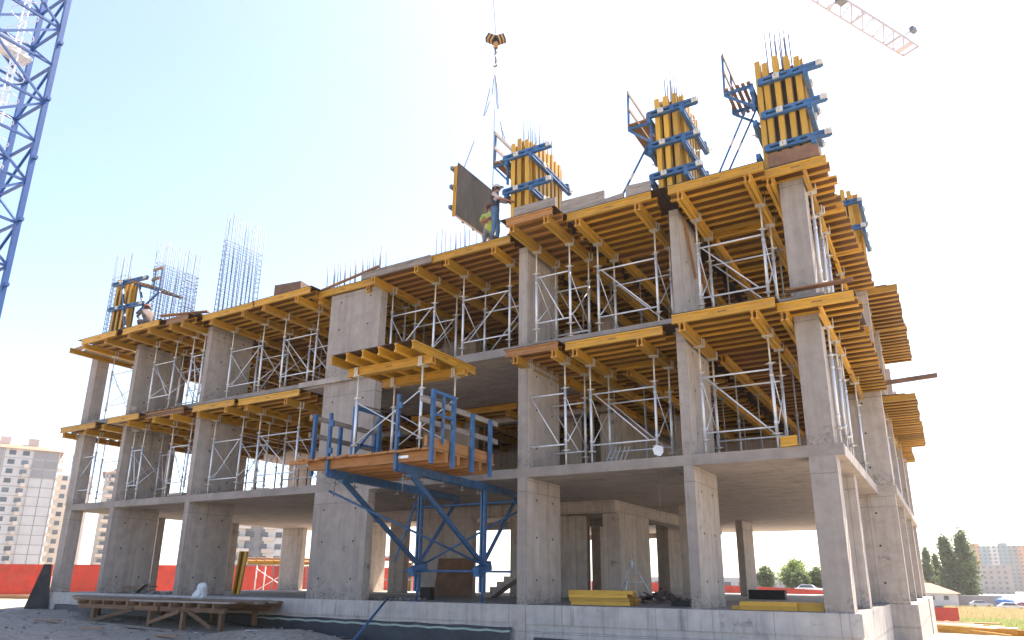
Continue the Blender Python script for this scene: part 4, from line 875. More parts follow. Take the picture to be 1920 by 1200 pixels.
def build_person(label, loc, rz, J, bones, mats, hat, hatm, hairm='hair', group=None):
    body = person(label, loc, J, bones, mats, None)
    root = thing('person', label, 'person', loc, rz, group)
    obj('body', body, root)
    h = Vector(J['head'][0]); 
    f = MB()
    # face: nose, brows/eyes, mouth, ears
    f.obox(h + Vector((0, 0.095, 0.0)), h + Vector((0, 0.125, -0.03)), 0.03, 0.03)
    obj('nose', f.mesh('nose', ['skin']), root)
    for s_ in (-1, 1):
        obj('ear', MB().obox(h + Vector((s_ * 0.095, -0.01, 0.02)), h + Vector((s_ * 0.105, -0.01, -0.04)), 0.02, 0.05).mesh('ear', ['skin']), root)
        obj('eye', MB().blob(h + Vector((s_ * 0.036, 0.094, 0.022)), (0.014, 0.01, 0.008), 1, 6, 4, 0).mesh('eye', ['hair']), root)
    obj('mouth', MB().obox(h + Vector((-0.028, 0.10, -0.062)), h + Vector((0.028, 0.10, -0.062)), 0.012, 0.008).mesh('mouth', ['cap_red']), root)
    f = MB(); f.blob(h + Vector((0, -0.018, 0.02)), (0.105, 0.115, 0.11), 3, 12, 8, 0.03); obj('hair', f.mesh('hair', [hairm]), root)
    f = MB(); f.blob(h + Vector((0, -0.005, 0.055)), (0.116, 0.128, 0.10), 5, 14, 8, 0.01, 0, 0.12); f.prism([(h.x - .085, h.y + .09), (h.x + .085, h.y + .09), (h.x + .06, h.y + .20), (h.x - .06, h.y + .20)], h.z + .045, h.z + .06)
    obj('cap', f.mesh('cap', [hatm]), root)
    # hands: palm and five fingers
    for s_, k in ((-1, 'l'), (1, 'r')):
        w_ = Vector(J['wrist_' + k][0]); e_ = Vector(J['elbow_' + k][0]); d = (w_ - e_).normalized(); up = Vector((0, 0, 1)) if abs(d.z) < .8 else Vector((0, 1, 0)); sd_ = d.cross(up).normalized(); nn = sd_.cross(d)
        f = MB(); f.obox(w_, w_ + d * 0.09, 0.08, 0.03, nn)
        for i, L in enumerate((0.07, 0.08, 0.075, 0.055)):
            o_ = w_ + d * 0.09 + sd_ * (-0.03 + i * 0.02); f.tube(o_, o_ + d * L * .55, 0.009, 6); f.tube(o_ + d * L * .55, o_ + d * L * .8 - nn * L * .45, 0.008, 6)
        f.tube(w_ + d * 0.02 + sd_ * 0.04 * -s_, w_ + d * 0.07 + sd_ * 0.075 * -s_ - nn * 0.02, 0.011, 6)
        obj('hand', f.mesh('hand', ['skin']), root)
    return root
BON = [('pelvis','belly',1),('belly','chest',1),('chest','neck',1),('neck','head',0),('head','crown',0),
       ('chest','sh_l',1),('sh_l','elbow_l',4),('elbow_l','wrist_l',0),('chest','sh_r',1),('sh_r','elbow_r',4),('elbow_r','wrist_r',0),
       ('pelvis','hip_l',2),('hip_l','knee_l',2),('knee_l','ankle_l',2),('ankle_l','toe_l',3),('pelvis','hip_r',2),('hip_r','knee_r',2),('knee_r','ankle_r',2),('ankle_r','toe_r',3)]
def J0(**over):
    J = dict(pelvis=((0,0,0.95),(0.16,0.11)), belly=((0,0.01,1.12),(0.15,0.11)), chest=((0,0.0,1.33),(0.17,0.12)), neck=((0,0.02,1.49),(0.06,0.06)), head=((0,0.035,1.62),(0.085,0.10)), crown=((0,0.03,1.69),(0.07,0.085)),
        sh_l=((-0.20,0,1.40),0.065), elbow_l=((-0.26,0.02,1.12),0.045), wrist_l=((-0.25,0.14,0.90),0.03), sh_r=((0.20,0,1.40),0.065), elbow_r=((0.26,0.02,1.12),0.045), wrist_r=((0.25,0.14,0.90),0.03),
        hip_l=((-0.10,0,0.88),0.095), knee_l=((-0.12,0.02,0.48),0.065), ankle_l=((-0.13,-0.02,0.09),0.045), toe_l=((-0.14,0.16,0.04),0.04), hip_r=((0.10,0,0.88),0.095), knee_r=((0.12,0.02,0.48),0.065), ankle_r=((0.13,-0.02,0.09),0.045), toe_r=((0.14,0.16,0.04),0.04))
    J.update(over); return J
# local +Y is the way the person faces
w1 = J0(elbow_r=((0.26,0.20,1.18),0.045), wrist_r=((0.15,0.46,1.12),0.03), elbow_l=((-0.24,0.26,1.30),0.045), wrist_l=((-0.12,0.50,1.36),0.03),
        knee_l=((-0.22,0.03,0.48),0.07), ankle_l=((-0.34,-0.06,0.09),0.05), toe_l=((-0.38,0.11,0.04),0.04))
build_person('worker in pale cap, dark vest and blue jeans reaching to the column clamp', (-1.62, -0.30, 9.382), math.radians(-75), w1, BON, ['skin', 'vest_dark', 'denim', 'boot', 'shirt_pale'], 'cap', 'cap_pale')
w2 = J0(elbow_r=((0.27,0.10,1.14),0.05), wrist_r=((0.05,0.30,1.18),0.033), elbow_l=((-0.27,0.10,1.14),0.05), wrist_l=((0.0,0.32,1.12),0.033), pelvis=((0,-0.08,0.74),(0.17,0.13)), belly=((0,0.0,0.93),(0.18,0.14)))
for k_ in ('chest','neck','head','crown','sh_l','sh_r','elbow_l','elbow_r','wrist_l','wrist_r'): w2[k_] = ((w2[k_][0][0], w2[k_][0][1], w2[k_][0][2] - 0.19), w2[k_][1])
for k_, a_, b_ in (('l', -1, 1), ('r', 1, 1)): w2['hip_' + k_] = ((a_ * 0.1, -0.08, 0.68), 0.095); w2['knee_' + k_] = ((a_ * 0.16, 0.14, 0.42), 0.07)
build_person('worker in lime vest, grey trousers and reddish cap with folded forearms before the hanging panel', (-2.16, 0.28, 9.382), math.radians(-140), w2, BON, ['skin', 'vest_lime', 'trousers_grey', 'boot', 'vest_lime'], 'cap', 'cap_red')
w3 = J0(pelvis=((0,-0.12,0.34),(0.17,0.13)), belly=((0,0.0,0.52),(0.17,0.13)), chest=((0,0.12,0.74),(0.17,0.13)), neck=((0,0.2,0.88),(0.06,0.06)), head=((0,0.26,1.0),(0.085,0.10)), crown=((0,0.26,1.07),(0.07,0.085)),
        sh_l=((-0.2,0.14,0.80),0.07), elbow_l=((-0.26,0.36,0.62),0.05), wrist_l=((-0.16,0.58,0.66),0.033), sh_r=((0.2,0.14,0.80),0.07), elbow_r=((0.26,0.36,0.60),0.05), wrist_r=((0.16,0.56,0.5),0.033),
        hip_l=((-0.11,-0.08,0.32),0.1), knee_l=((-0.2,0.36,0.46),0.075), ankle_l=((-0.17,0.06,0.09),0.05), toe_l=((-0.18,0.24,0.04),0.04), hip_r=((0.11,-0.08,0.32),0.1), knee_r=((0.2,0.36,0.46),0.075), ankle_r=((0.17,0.06,0.09),0.05), toe_r=((0.18,0.24,0.04),0.04))
build_person('worker in dusty brown clothes crouching between the left rebar cages', (-16.9, -0.5, 9.382), math.radians(75), w3, BON, ['skin', 'cloth_brown', 'cloth_brown', 'boot', 'cloth_brown'], 'cap', 'cap_red')

# ------------------------------------------------------------------ cranes
mastx, masty = -13.4, -7.55
def mast():
    t = thing('crane_mast', 'blue lattice tower crane mast cut off by the upper left edge', 'crane mast', (mastx, masty, gz(mastx, masty)))
    w_ = 1.65; C = [(0, 0), (w_, 0), (w_, w_), (0, w_)]; zb, ztp = gz(mastx, masty), 30.0
    C = [(mastx - w_ + c[0], masty - w_ / 2 + c[1]) for c in C]
    part('footing', MB().box(mastx - w_ - 0.6, masty - w_ / 2 - 0.6, zb - 0.6, mastx + 0.6, masty + w_ / 2 + 0.6, zb + 0.12), ['concrete_plinth'], t)
    for c in C:
        part('chord', MB().obox((c[0], c[1], zb), (c[0], c[1], ztp), 0.13, 0.13), ['crane_blue'], t)
    st_ = 1.32; z = zb + 0.3; k = 0; lm = {}
    while z < ztp - st_:
        for i in range(4):
            a = C[i]; b = C[(i + 1) % 4]
            if k % 2: a, b = b, a
            part('lattice_diagonal', MB().obox((a[0], a[1], z), (b[0], b[1], z + st_), 0.06, 0.06), ['crane_blue'], t)
            if z > 8: part('lattice_horizontal', MB().obox((a[0], a[1], z), (b[0], b[1], z), 0.065, 0.065), ['crane_blue'], t)
        z += st_; k += 1
    z = zb + 1.0
    while z < ztp: part('lug', MB().box(C[2][0] + .076, C[2][1] - .05, z, C[2][0] + .2, C[2][1] + .05, z + .1), ['crane_blue'], t); z += 1.98
    m = MB(); x, y = mastx - 1.1, masty + 0.2
    m.tube((x - .2, y, zb), (x - .2, y, ztp), 0.025, 6); m.tube((x + .2, y, zb), (x + .2, y, ztp), 0.025, 6); z = zb
    while z < ztp: m.tube((x - .2, y, z), (x + .2, y, z), 0.014, 5); z += 0.3
    part('ladder', m, ['white_paint'], t)
    m = MB(); z = 9.0
    while z < 26:
        pts = [(x + .36 * math.cos(a), y + .36 * math.sin(a), z) for a in [i * math.pi / 6 for i in range(13)]]; m.path(pts, 0.014, 5); z += 0.75
    part('ladder_hoops', m, ['white_paint'], t)
    part('rest_plate', MB().box(x - 0.6, y - .7, 15.9, x - .05, y + .5, 16.0).box(x - .6, y - .7, 16.0, x - .57, y + .5, 16.6), ['white_paint'], t)
mast()
def jib():
    p1 = Vector((10.7, 39.7, 40.0)); d = (Vector((6.0, 31.2, 40.0)) - p1).normalized(); p0 = p1 + d * 46
    t = thing('crane_jib', 'pale lattice crane jib end against the white sky at the upper right', 'crane jib', p1)
    sd_ = d.cross(Vector((0, 0, 1))).normalized(); h = Vector((0, 0, 1.1)); a = sd_ * 0.62
    for o_ in (a, -a, h): part('chord', MB().obox(p1 + o_, p0 + o_, 0.11, 0.11), ['jib_grey'], t)
    n = 36; m = MB()
    for i in range(n):
        q0 = p1.lerp(p0, i / n); q1 = p1.lerp(p0, (i + .5) / n); q2 = p1.lerp(p0, (i + 1) / n)
        for s_ in (a, -a): m.tube(q0 + s_, q1 + h, 0.05, 5); m.tube(q1 + h, q2 + s_, 0.05, 5)
    part('lattice', m, ['jib_grey'], t)
    for i in (0, 2.2, 6.5, 9.2): q = p1 + d * i; part('cross_member', MB().obox(q + a, q - a, 0.16, 0.12), ['jib_grey'], t)
    q = p1 + d * 0.8; part('end_plate', MB().obox(q + a, q - a, 0.5, 0.06), ['jib_grey'], t)
    q = p1 + d * 9.0 - sd_ * 0.4; part('trolley_pulley', MB().obox(q - d * .35, q + d * .35, 0.5, 0.35), ['steel_dark'], t)
    q = p1 + d * 2.0 - sd_ * 1.4; part('lamp', MB().obox(q - d * .25, q + d * .25, 0.3, 0.4).obox(q, q + sd_ * 0.6, 0.06, 0.06), ['steel_dark'], t)
jib()

# ------------------------------------------------------------------ fence, far buildings, trees, cars
def fence(label, pts, h, step=2.4, grp='red sheet site fence'):
    t = thing('site_fence', label, 'fence', (pts[0][0], pts[0][1], gz(*pts[0])), 0, grp)
    for (xa, ya), (xb, yb) in zip(pts[:-1], pts[1:]):
        L = math.hypot(xb - xa, yb - ya); n = max(1, int(L / step))
        for i in range(n):
            a = (xa + (xb - xa) * i / n, ya + (yb - ya) * i / n); b = (xa + (xb - xa) * (i + 1) / n, ya + (yb - ya) * (i + 1) / n)
            za, zb_ = gz(*a), gz(*b); u = Vector((b[0] - a[0], b[1] - a[1], 0)).normalized() * 0.012
            m = MB(); m.obox((a[0] + u.x, a[1] + u.y, za + h / 2), (b[0] - u.x, b[1] - u.y, zb_ + h / 2 + 0), 0.02, h); part('fence_panel', m, ['red_fence'], t)
            m = MB(); m.box(a[0] - .04, a[1] + .03, za - .2, a[0] + .04, a[1] + .11, za + h + .05); part('fence_post', m, ['steel_dark'], t)
fence('red sheet site fence running behind the left part of the building', [(-47, -6), (-39.3, 6.4), (-36, 14), (-33, 24), (-29, 34)], 1.75)
fence('low strip of red site fence seen through the right ground floor bays', [(-29, 50), (-12.7, 62), (0, 65)], 1.0)
fence('red site fence panels beside the right end of the plinth', [(4.6, 51.6), (8.0, 51.8)], 1.78, 1.7)
po = MB(); po.box(-.09, -.09, 0, .09, .09, 2.0); o = obj('fence_prop', po.mesh('fence_prop', ['timber']), None, (-38.6, 5.6, gz(-38.6, 5.6))); o.rotation_euler = (0.05, 0.1, 0); tag(o, 'pale timber prop standing before the red fence at the left edge', 'post')

def facing(x, y): return math.atan2(7.9 - x, -(-15.2 - y))
def tower(label, x, y, zb, wdt, dep, floors, fh, wall, cols, winw=1.4, winh=1.3, balc=(), roof=None, panels=None, side=0, rz=0, stuff=False, wallmats=None, grp='apartment towers in the distance'):
    t = thing('apartment_tower', label, 'apartment building', (x, y, zb), facing(x, y) + rz, grp)
    H = floors * fh
    if wallmats:
        n = len(wallmats)
        for i, wm in enumerate(wallmats):
            xa = -wdt / 2 + wdt * i / n; xb = -wdt / 2 + wdt * (i + 1) / n; off = 0.5 * (i % 2)
            obj('wall', MB().box(xa, off, -3, xb - .01, dep, H + (1.8 if i % 3 == 1 else 0)).mesh('wall', [wm]), t)
    else: obj('wall', MB().box(-wdt/2, 0, -3, wdt/2, dep, H).mesh('wall', [wall]), t)
    wm_ = MB().box(-winw/2, -0.06, 0, winw/2, 0.05, winh).mesh('window', ['glass']); joined = MB()
    for f in range(floors):
        for c in cols:
            z = f * fh + 0.9
            if stuff: joined.box(c - winw/2, -0.05 , z, c + winw/2, 0.6, z + winh)
            else: obj('window', wm_, t, (c, 0, z))
        for c in balc:
            obj('balcony', cached(('bal', wall), lambda: MB().box(-1.5, -1.1, 0, 1.5, -0.01, 0.12).box(-1.5, -1.1, .12, 1.5, -1.0, 1.0).mesh('balcony', ['wall_tan'])), t, (c, 0, f * fh))
        for s_ in range(side):
            obj('window', cached(('sw', winw), lambda: MB().box(-0.05, -winw/2, 0, 0.06, winw/2, winh).mesh('window', ['glass'])), t, (wdt / 2, 3 + s_ * 3.6, f * fh + .9))
            if s_ == 0: obj('balcony', cached(('bal2',), lambda: MB().box(0.01, -1.3, 0, 1.2, 1.3, 1.0).mesh('balcony', ['wall_tan'])), t, (wdt / 2, 3, f * fh))
    if stuff:
        o = obj('window', joined.mesh('window', ['glass']), t); o['kind'] = 'stuff'
    if panels:
        for f in range(floors + 1): obj('floor_line', cached(('fl', wdt), lambda: MB().box(-wdt/2, -0.05, 0, wdt/2, -0.004, 0.16).mesh('floor_line', ['wall_grey'])), t, (0, 0, f * fh))
        for c in panels: obj('wall_line', cached(('wl', H), lambda: MB().box(-.09, -0.062, 0, .09, -0.006, H).mesh('wall_line', ['wall_grey'])), t, (c, 0, 0))
    if roof:
        rf = MB(); b = len(rf.v); e = .9; rf.v += [(-wdt/2-e,-e,H),(wdt/2+e,-e,H),(wdt/2+e,dep+e,H),(-wdt/2-e,dep+e,H),(-wdt/4,dep/2,H+2.4),(wdt/4,dep/2,H+2.4)]
        for q in ((0,1,5,4),(1,2,5),(2,3,4,5),(3,0,4),(3,2,1,0)): rf.f.append(tuple(b+i for i in q)); rf.m.append(0); rf.sm.append(False)
        ro = obj('roof', rf.mesh('roof', [roof]), t)
        for cx_ in (-wdt * .2, wdt * .15): obj('chimney', MB().box(cx_ - 1.3, dep * .4, H + .5, cx_ + 1.3, dep * .7, H + 4.2).mesh('chimney', ['wall_tan']), ro)
    return t
ta = tower('cream apartment tower with dark grey top panels and tiled roof at the left edge', -214.5, 86.5, 1.0, 19.5, 16, 13, 2.62, 'wall_white', (-1.6, 1.6), 1.6, 1.3, (), 'roof_tile', (-9.4, -6.6, -3.4, 3.4, 6.4, 9.4), 2)
for xx in (-8.0, -5.0, 4.9, 7.9):
    for f in (10, 11, 12): obj('dark_panel', cached('dkp', lambda: MB().box(-1.35, -.045, .25, 1.35, -.005, 2.5).mesh('dark_panel', ['wall_grey'])), ta, (xx, 0, f * 2.62))
for f in range(12): obj('balcony', bpy.data.meshes.get('balcony') or MB().box(-1.5,-1.1,0,1.5,-.01,1).mesh('balcony',['wall_tan']), ta, (1.6 if f % 2 else 1.5, 0, f * 2.62))
tower('slimmer apartment block behind the cream tower at the left edge', -216.0, 103.5, 1.0, 9, 14, 11, 2.62, 'wall_tan', (-2.5, 0.5, 3), 1.3, 1.3)
tower('pale apartment tower seen between the first and second columns', -217.0, 122.5, 1.2, 16.5, 16, 12, 2.62, 'wall_white', (-6, -3, 0, 3, 6), 1.4, 1.3, (-6,), 'roof_tile')
tower('grey and white apartment block seen through the ground floor left of the wide pier', -145.0, 116.0, 0.8, 19, 12, 7, 3.0, 'wall_grey', (-7, -3.5, 0, 3.5, 7), 1.6, 1.4, (-5, 1), None, None, 0, 0, False, ['wall_white', 'wall_grey', 'wall_white', 'wall_white'])
tower('long colourful orange and teal apartment block at the right edge', 46.0, 583.0, -7.0, 60, 20, 13, 2.5, 'wall_orange', [-28 + i * 2.9 for i in range(20)], 1.5, 1.3, (), None, None, 0, 0, True, ['wall_tan', 'wall_orange', 'wall_teal', 'wall_white', 'wall_teal', 'wall_grey', 'wall_orange', 'wall_white', 'wall_teal', 'wall_orange', 'wall_grey'])
tower('unfinished grey brick block in front of the colourful apartments', 24.2, 430.4, -5.6, 20, 12, 6, 2.55, 'brick_grey', (-8, -5.5, -1.6, 1.2, 4.4, 7.2), 1.2, 1.2)
bw = tower('long low pale building far behind the trees in the right bay', -17.5, 163.0, -2.8, 11, 10, 2, 2.7, 'wall_white', [-4.5 + i * 2.2 for i in range(5)], 1.3, 1.2, grp=None)
bw2 = tower('long low pale hall far behind the middle of the ground floor', -45.0, 175.0, -1.6, 40, 10, 1, 3.2, 'wall_white', [-14 + i * 3.5 for i in range(9)], 1.6, 1.2, grp=None)
# low house with tan roof at the right
hs = thing('house', 'low white house with a tan hipped roof behind the red fence at the right', 'house', (4.9, 169.8, -3.6), facing(4.9, 169.8))
obj('wall', MB().box(-5.2, 0, -.5, 3.6, 8, 2.15).mesh('wall', ['wall_white']), hs)
rf = MB(); rf.v += [(-6.0,-.7,2.2),(4.3,-.7,2.05),(4.3,8.7,2.05),(-6.0,8.7,2.2),(-4.4,4,4.5),(-1.2,4,4.2)]
for q in ((0,1,5,4),(1,2,5),(2,3,4,5),(3,0,4),(3,2,1,0)): rf.f.append(q); rf.m.append(0); rf.sm.append(False)
obj('roof', rf.mesh('roof', ['roof_tile']), hs)
for x in (-3.4, -1.2, 1.4): obj('window', MB().box(x - .45, -.05, .75, x + .45, .06, 1.6).mesh('window', ['glass']), hs)
gw = thing('garden_wall', 'grey wall running right from the low house', 'wall', (12.5, 175, -3.6), facing(12.5, 175)); obj('wall_body', MB().box(-4.2, 0, -.6, 4.2, .3, 1.6).mesh('wall_body', ['brick_grey']), gw); obj('coping', MB().box(-4.25, -.06, 1.602, 4.25, .36, 1.72).mesh('coping', ['wall_white']), gw)
tag(obj('tarpaulin', MB().blob((0, 0, .4), (1.6, .8, .9), 6, 10, 6, .2).mesh('tarpaulin', ['tarp_blue']), None, (16.9, 173, -3.6)), 'blue tarpaulin heap at the end of the grey wall', 'tarpaulin')

def tree(label, x, y, h, rx, shape, leafm, n=2600, seed=1, ls=0.3, grp=None, cat='tree', name='tree'):
    rr = random.Random(seed); zb = gz(x, y); t = thing(name, label, cat, (x, y, zb), rr.uniform(0, 6), grp)
    m = MB(); m.tube((0,0,-.2),(0.05,0,h*.55),rx*.11,8,rx*.05); m.tube((0.05,0,h*.5),(0,0.03,h*.93),rx*.05,6,rx*.012)
    for i in range(9):
        a = rr.uniform(0, 6.28); z = h * rr.uniform(.15, .6); L = rx * rr.uniform(.4, .8); m.tube((0,0,z),(math.cos(a)*L, math.sin(a)*L, z + (h*.22 if shape=='poplar' else h*.12)),rx*.035,5,rx*.01)
    obj('trunk', m.mesh('trunk', ['bark']), t)
    c = MB()
    cl = []
    for i in range(130):
        u = rr.random()
        if shape == 'poplar':
            z = h * (.08 + .9 * u); r = rx * (math.sin(math.pi * min(1, (u * .93 + .05)) ** .75) ** .7) * .8
        else:
            z = h * (.22 + .70 * u); r = rx * math.sqrt(max(0.02, 1 - (2 * u - .9) ** 2)) * .85
        a = rr.uniform(0, 6.28); q = rr.random() ** .5; cl.append(Vector((math.cos(a) * r * q, math.sin(a) * r * q, z)))
    for i in range(n):
        p = cl[rr.randrange(len(cl))] + Vector((rr.gauss(0, 1) * rx * .16, rr.gauss(0, 1) * rx * .16, rr.gauss(0, 1) * rx * (.34 if shape == 'poplar' else .17)))
        a = Vector((rr.uniform(-1,1), rr.uniform(-1,1), rr.uniform(-.6,1))).normalized(); b = a.cross(Vector((rr.uniform(-1,1), rr.uniform(-1,1), rr.uniform(-1,1)))).normalized(); s_ = ls * rr.uniform(.5, 1.2)
        c.quad([p - a * s_, p + b * s_ * .45, p + a * s_, p - b * s_ * .45])
    obj('crown', c.mesh('crown', [leafm]), t)
    return t
PG = 'poplars behind the low house'
tree('tall poplar on the right of the group behind the low house', 10.9, 186, 16.0, 3.1, 'poplar', 'leaf', 7000, 2, .42, PG, name='poplar_tree')
tree('tall poplar left of the tallest, behind the low house', 7.4, 187, 15.2, 2.6, 'poplar', 'leaf', 6000, 3, .42, PG, name='poplar_tree')
tree('thin poplar touching the right edge of the building', 3.1, 190, 12.6, 1.7, 'poplar', 'leaf', 3500, 4, .42, PG, name='poplar_tree')
tree('small slim poplar between the taller ones', 4.9, 196, 11.4, 1.5, 'poplar', 'leaf', 3000, 5, .42, PG, name='poplar_tree')
TG = 'bushy trees seen through the right ground floor bay'
tree('small dark bushy tree just right of the inner column in the right bay', -20.8, 121.8, 4.3, 1.9, 'round', 'leaf', 3200, 6, .24, TG)
tree('broad light green tree in the middle of the right bay', -16.3, 125, 5.4, 3.1, 'round', 'leaf_light', 5200, 7, .26, TG)
tree('small tree in front of the broad light green one', -14.6, 120, 3.6, 1.6, 'round', 'leaf', 3000, 8, .24, TG)
tree('tree half hidden behind the right corner column', -12.3, 123, 4.4, 1.8, 'round', 'leaf', 3000, 9, .24, TG)
tree('small tree near the fence behind the left columns', -34, 40, 2.2, 1.1, 'round', 'leaf_light', 2000, 10, .15, None)
def car(label, x, y, rz, m, L=4.2):
    t = thing('parked_car', label, 'car', (x, y, gz(x, y)), rz, 'parked cars in the distance'); k = L / 4.2
    prof = [(-2.1,.35),(2.1,.35),(2.1,.75),(1.95,.88),(1.05,.95),(.45,1.42),(-1.1,1.45),(-1.75,.98),(-2.05,.92)]
    b = MB(); n = len(prof)
    for y_ in (-.85, .85): b.v += [(px_ * k, y_ * (1 if pz_ < 1.2 else .84), pz_) for px_, pz_ in prof]
    b.f.append(tuple(range(n))); b.f.append(tuple(reversed(range(n, 2 * n))))
    for i in range(n): j = (i + 1) % n; b.f.append((i, n + i, n + j, j))
    b.m = [0] * len(b.f); b.sm = [False] * len(b.f); obj('body', b.mesh('body', [m]), t)
    for s_ in (-1, 1): obj('side_window', MB().quad([(-1.45*k, s_*.845, 1.0),(.85*k, s_*.845, 1.0),(.35*k, s_*.755, 1.36),(-1.1*k, s_*.755, 1.36)]).__class__ and _win(k, s_), t)
    for wx in (-1.3, 1.3):
        for s_ in (-1, 1): obj('wheel', cached('wheel', lambda: MB().tube((0,-.1,0),(0,.1,0),.32,14).mesh('wheel', ['black'])), t, (wx * k, s_ * .8, .32))
def _win(k, s_):
    m = MB(); m.quad([(-1.45*k, s_*.872, 1.0),(.85*k, s_*.872, 1.0),(.35*k, s_*.76, 1.37),(-1.1*k, s_*.76, 1.37)]); return m.mesh('side_window', ['glass'])
car('white car parked behind the trees in the right bay', -11.5, 108, 0.1, 'car_white')
car('second white car behind the broad tree in the right bay', -5.5, 112, 0.1, 'car_white')
car('silver car by the grey wall at the right', 12.4, 171, 0.2, 'car_silver')
car('pale car at the right edge of the picture', 16.3, 144, 0.15, 'car_white')
car('red vehicle beyond the pale car at the right edge', 20.5, 160, 0.1, 'car_red', 7)
# dry grass on the field at the right and weeds
def grass(name, x0, x1, y0, y1, n, h, m, seed):
    rr = random.Random(seed); b = MB()
    for i in range(n):
        x = rr.uniform(x0, x1); y = rr.uniform(y0, y1); z = gz(x, y); hh = h * rr.uniform(.4, 1.2); a = rr.uniform(0, 3.14); wv = .05
        b.quad([(x - math.cos(a)*wv, y - math.sin(a)*wv, z), (x + math.cos(a)*wv, y + math.sin(a)*wv, z), (x + rr.uniform(-.1,.1), y + rr.uniform(-.1,.1), z + hh)])
    o = obj(name, b.mesh(name, [m])); o['kind'] = 'stuff'; o['label'] = name.replace('_', ' ') + ' on the field at the right'; o['category'] = 'grass'
grass('dry_grass', 6, 26, 84, 150, 9000, .9, 'dry_grass', 1)
grass('green_grass', 7, 22, 54, 84, 9000, .4, 'green_grass', 2)
# timber and beam piles, sawhorses at the right
def sawhorse(label, x, y, rz):
    z = gz(x, y); t = thing('sawhorse', label, 'sawhorse', (x, y, z), rz, 'sawhorses by the red fence'); obj('top_rail', plank(0.62, .09, .06, 'timber'), t, (-.31, 0, .72))
    for sx in (-.25, .25):
        for sy in (-1, 1): obj('leg', MB().obox((sx, sy * .25, 0), (sx, sy * .03, .70), .05, .06).mesh('leg', ['timber']), t)
        obj('cross_tie', MB().obox((sx, -.15, .3), (sx, .15, .3), .04, .05).mesh('cross_tie', ['timber']), t)
sawhorse('pale timber sawhorse nearest the plinth, before the red panels', 6.35, 44, .5); sawhorse('pale timber sawhorse in the middle of the red panels', 7.2, 43.6, 1.2); sawhorse('pale timber sawhorse at the right end of the red panels', 7.95, 43, .9)
rr = random.Random(8)
def lpile(label, cx, cy, n, L, ang, mats_, spread=.5, hb=False, grp='piles of timber beside the right end'):
    t = thing('timber_pile', label, 'timber pile', (cx, cy, gz(cx, cy)), ang, grp)
    for i in range(n):
        me = hbeam(L) if hb else plank(round(L * rr.choice((.8, 1, 1.1)), 1), rr.choice((.1, .15, .2)), .05, rr.choice(mats_))
        o = obj('beam' if hb else 'board', me, t, (-L/2 + rr.uniform(-.3, .3), rr.uniform(-spread, spread), .06 + .05 * (i // 3) + rr.uniform(0, .03))); o.rotation_euler = (rr.choice((0, .1)), rr.uniform(-.05, .05), rr.uniform(-.35, .35))
lpile('loose orange and pale boards piled on the sunlit ground at the right', 7.6, 30.0, 26, 4.2, -.55, ('timber', 'timber_orange', 'wall_tan'), 1.6)
lpile('long yellow beams lying on the sunlit ground at the lower right', 8.5, 24.5, 7, 5.5, -0.95, (), .45, True)
lpile('white and blue tubes stacked behind the boards at the right', 6.9, 37.0, 12, 3.4, -.1, ('wall_white', 'blue', 'galv'), 1.0)
lpile('boards and yellow beams piled behind the second and third columns', -24.5, 15.5, 12, 4.5, .5, ('timber', 'timber_orange'), 1.2)
lpile('stack of yellow beams on the ground behind the second column', -23.2, 12.0, 9, 3.0, .5, (), .8, True)
lpile('boards scattered on the ground by the red fence at the left', -33, 4.5, 8, 3.0, .9, ('timber', 'timber_grey'), 1.5)
# scaffold table standing outside behind the left part
sc = thing('formwork_table', 'yellow-edged formwork table on white frames standing on the ground behind the left bays', 'formwork table', (-27.5, 16.5, gz(-27.5, 16.5)), .5)
for x in (-1.1, 1.1):
    for y in (-.7, .7): obj('leg', MB().tube((0,0,0),(0,0,1.75),.04,8).mesh('leg', ['white_paint']), sc, (x, y, 0))
bar_obj('cross_brace', (-1.1, -.7, .2), (1.1, -.7, 1.5), .025, sc, 'white_paint'); bar_obj('cross_brace', (-1.1, -.7, 1.5), (1.1, -.7, .2), .025, sc, 'white_paint'); bar_obj('frame_rail', (-1.1, -.7, .2), (1.1, -.7, .2), .025, sc, 'white_paint')
for y in (-.7, .7): obj('main_beam', hbeam(3.4), sc, (-1.7, y, 1.86))
for i in range(7): 
    o = obj('joist', hbeam(2.0, 'joist_brown'), sc, (-1.6 + i * .53, -1.0, 2.06)); o.rotation_euler = (0, 0, ZROT)
# loose stones and rubbish on the shaded ground
b = MB(); rr = random.Random(21)
for i in range(700):
    x = rr.uniform(-20, 4); y = rr.uniform(-7, -0.4); s_ = rr.choice((.012, .016, .02, .02, .03, .03, .05)); b.blob((x, y, gz(x, y) + s_ * .3), (s_, s_ * .8, s_ * .6), i, 6, 4, .25)
o = obj('loose_stones', b.mesh('loose_stones', ['gravel'])); o['kind'] = 'stuff'; o['label'] = 'loose stones and rubble on the shaded ground'; o['category'] = 'rubble'
for i in range(4):
    x = -15.5 + i * 2.9; y = -3.2 - .3 * (i % 2); p_ = Vector((x, y, gz(x, y) + .04)); loose_plank(('short broken board lying on the shaded ground, far left', 'broken board on the ground before the low staging', 'thin broken board on the gravel heap', 'broken board on the ground below the blue platform')[i], p_, p_ + Vector((1.0 - .2 * i, .15, .02)), .1, .03, 'timber', 'broken boards on the ground')

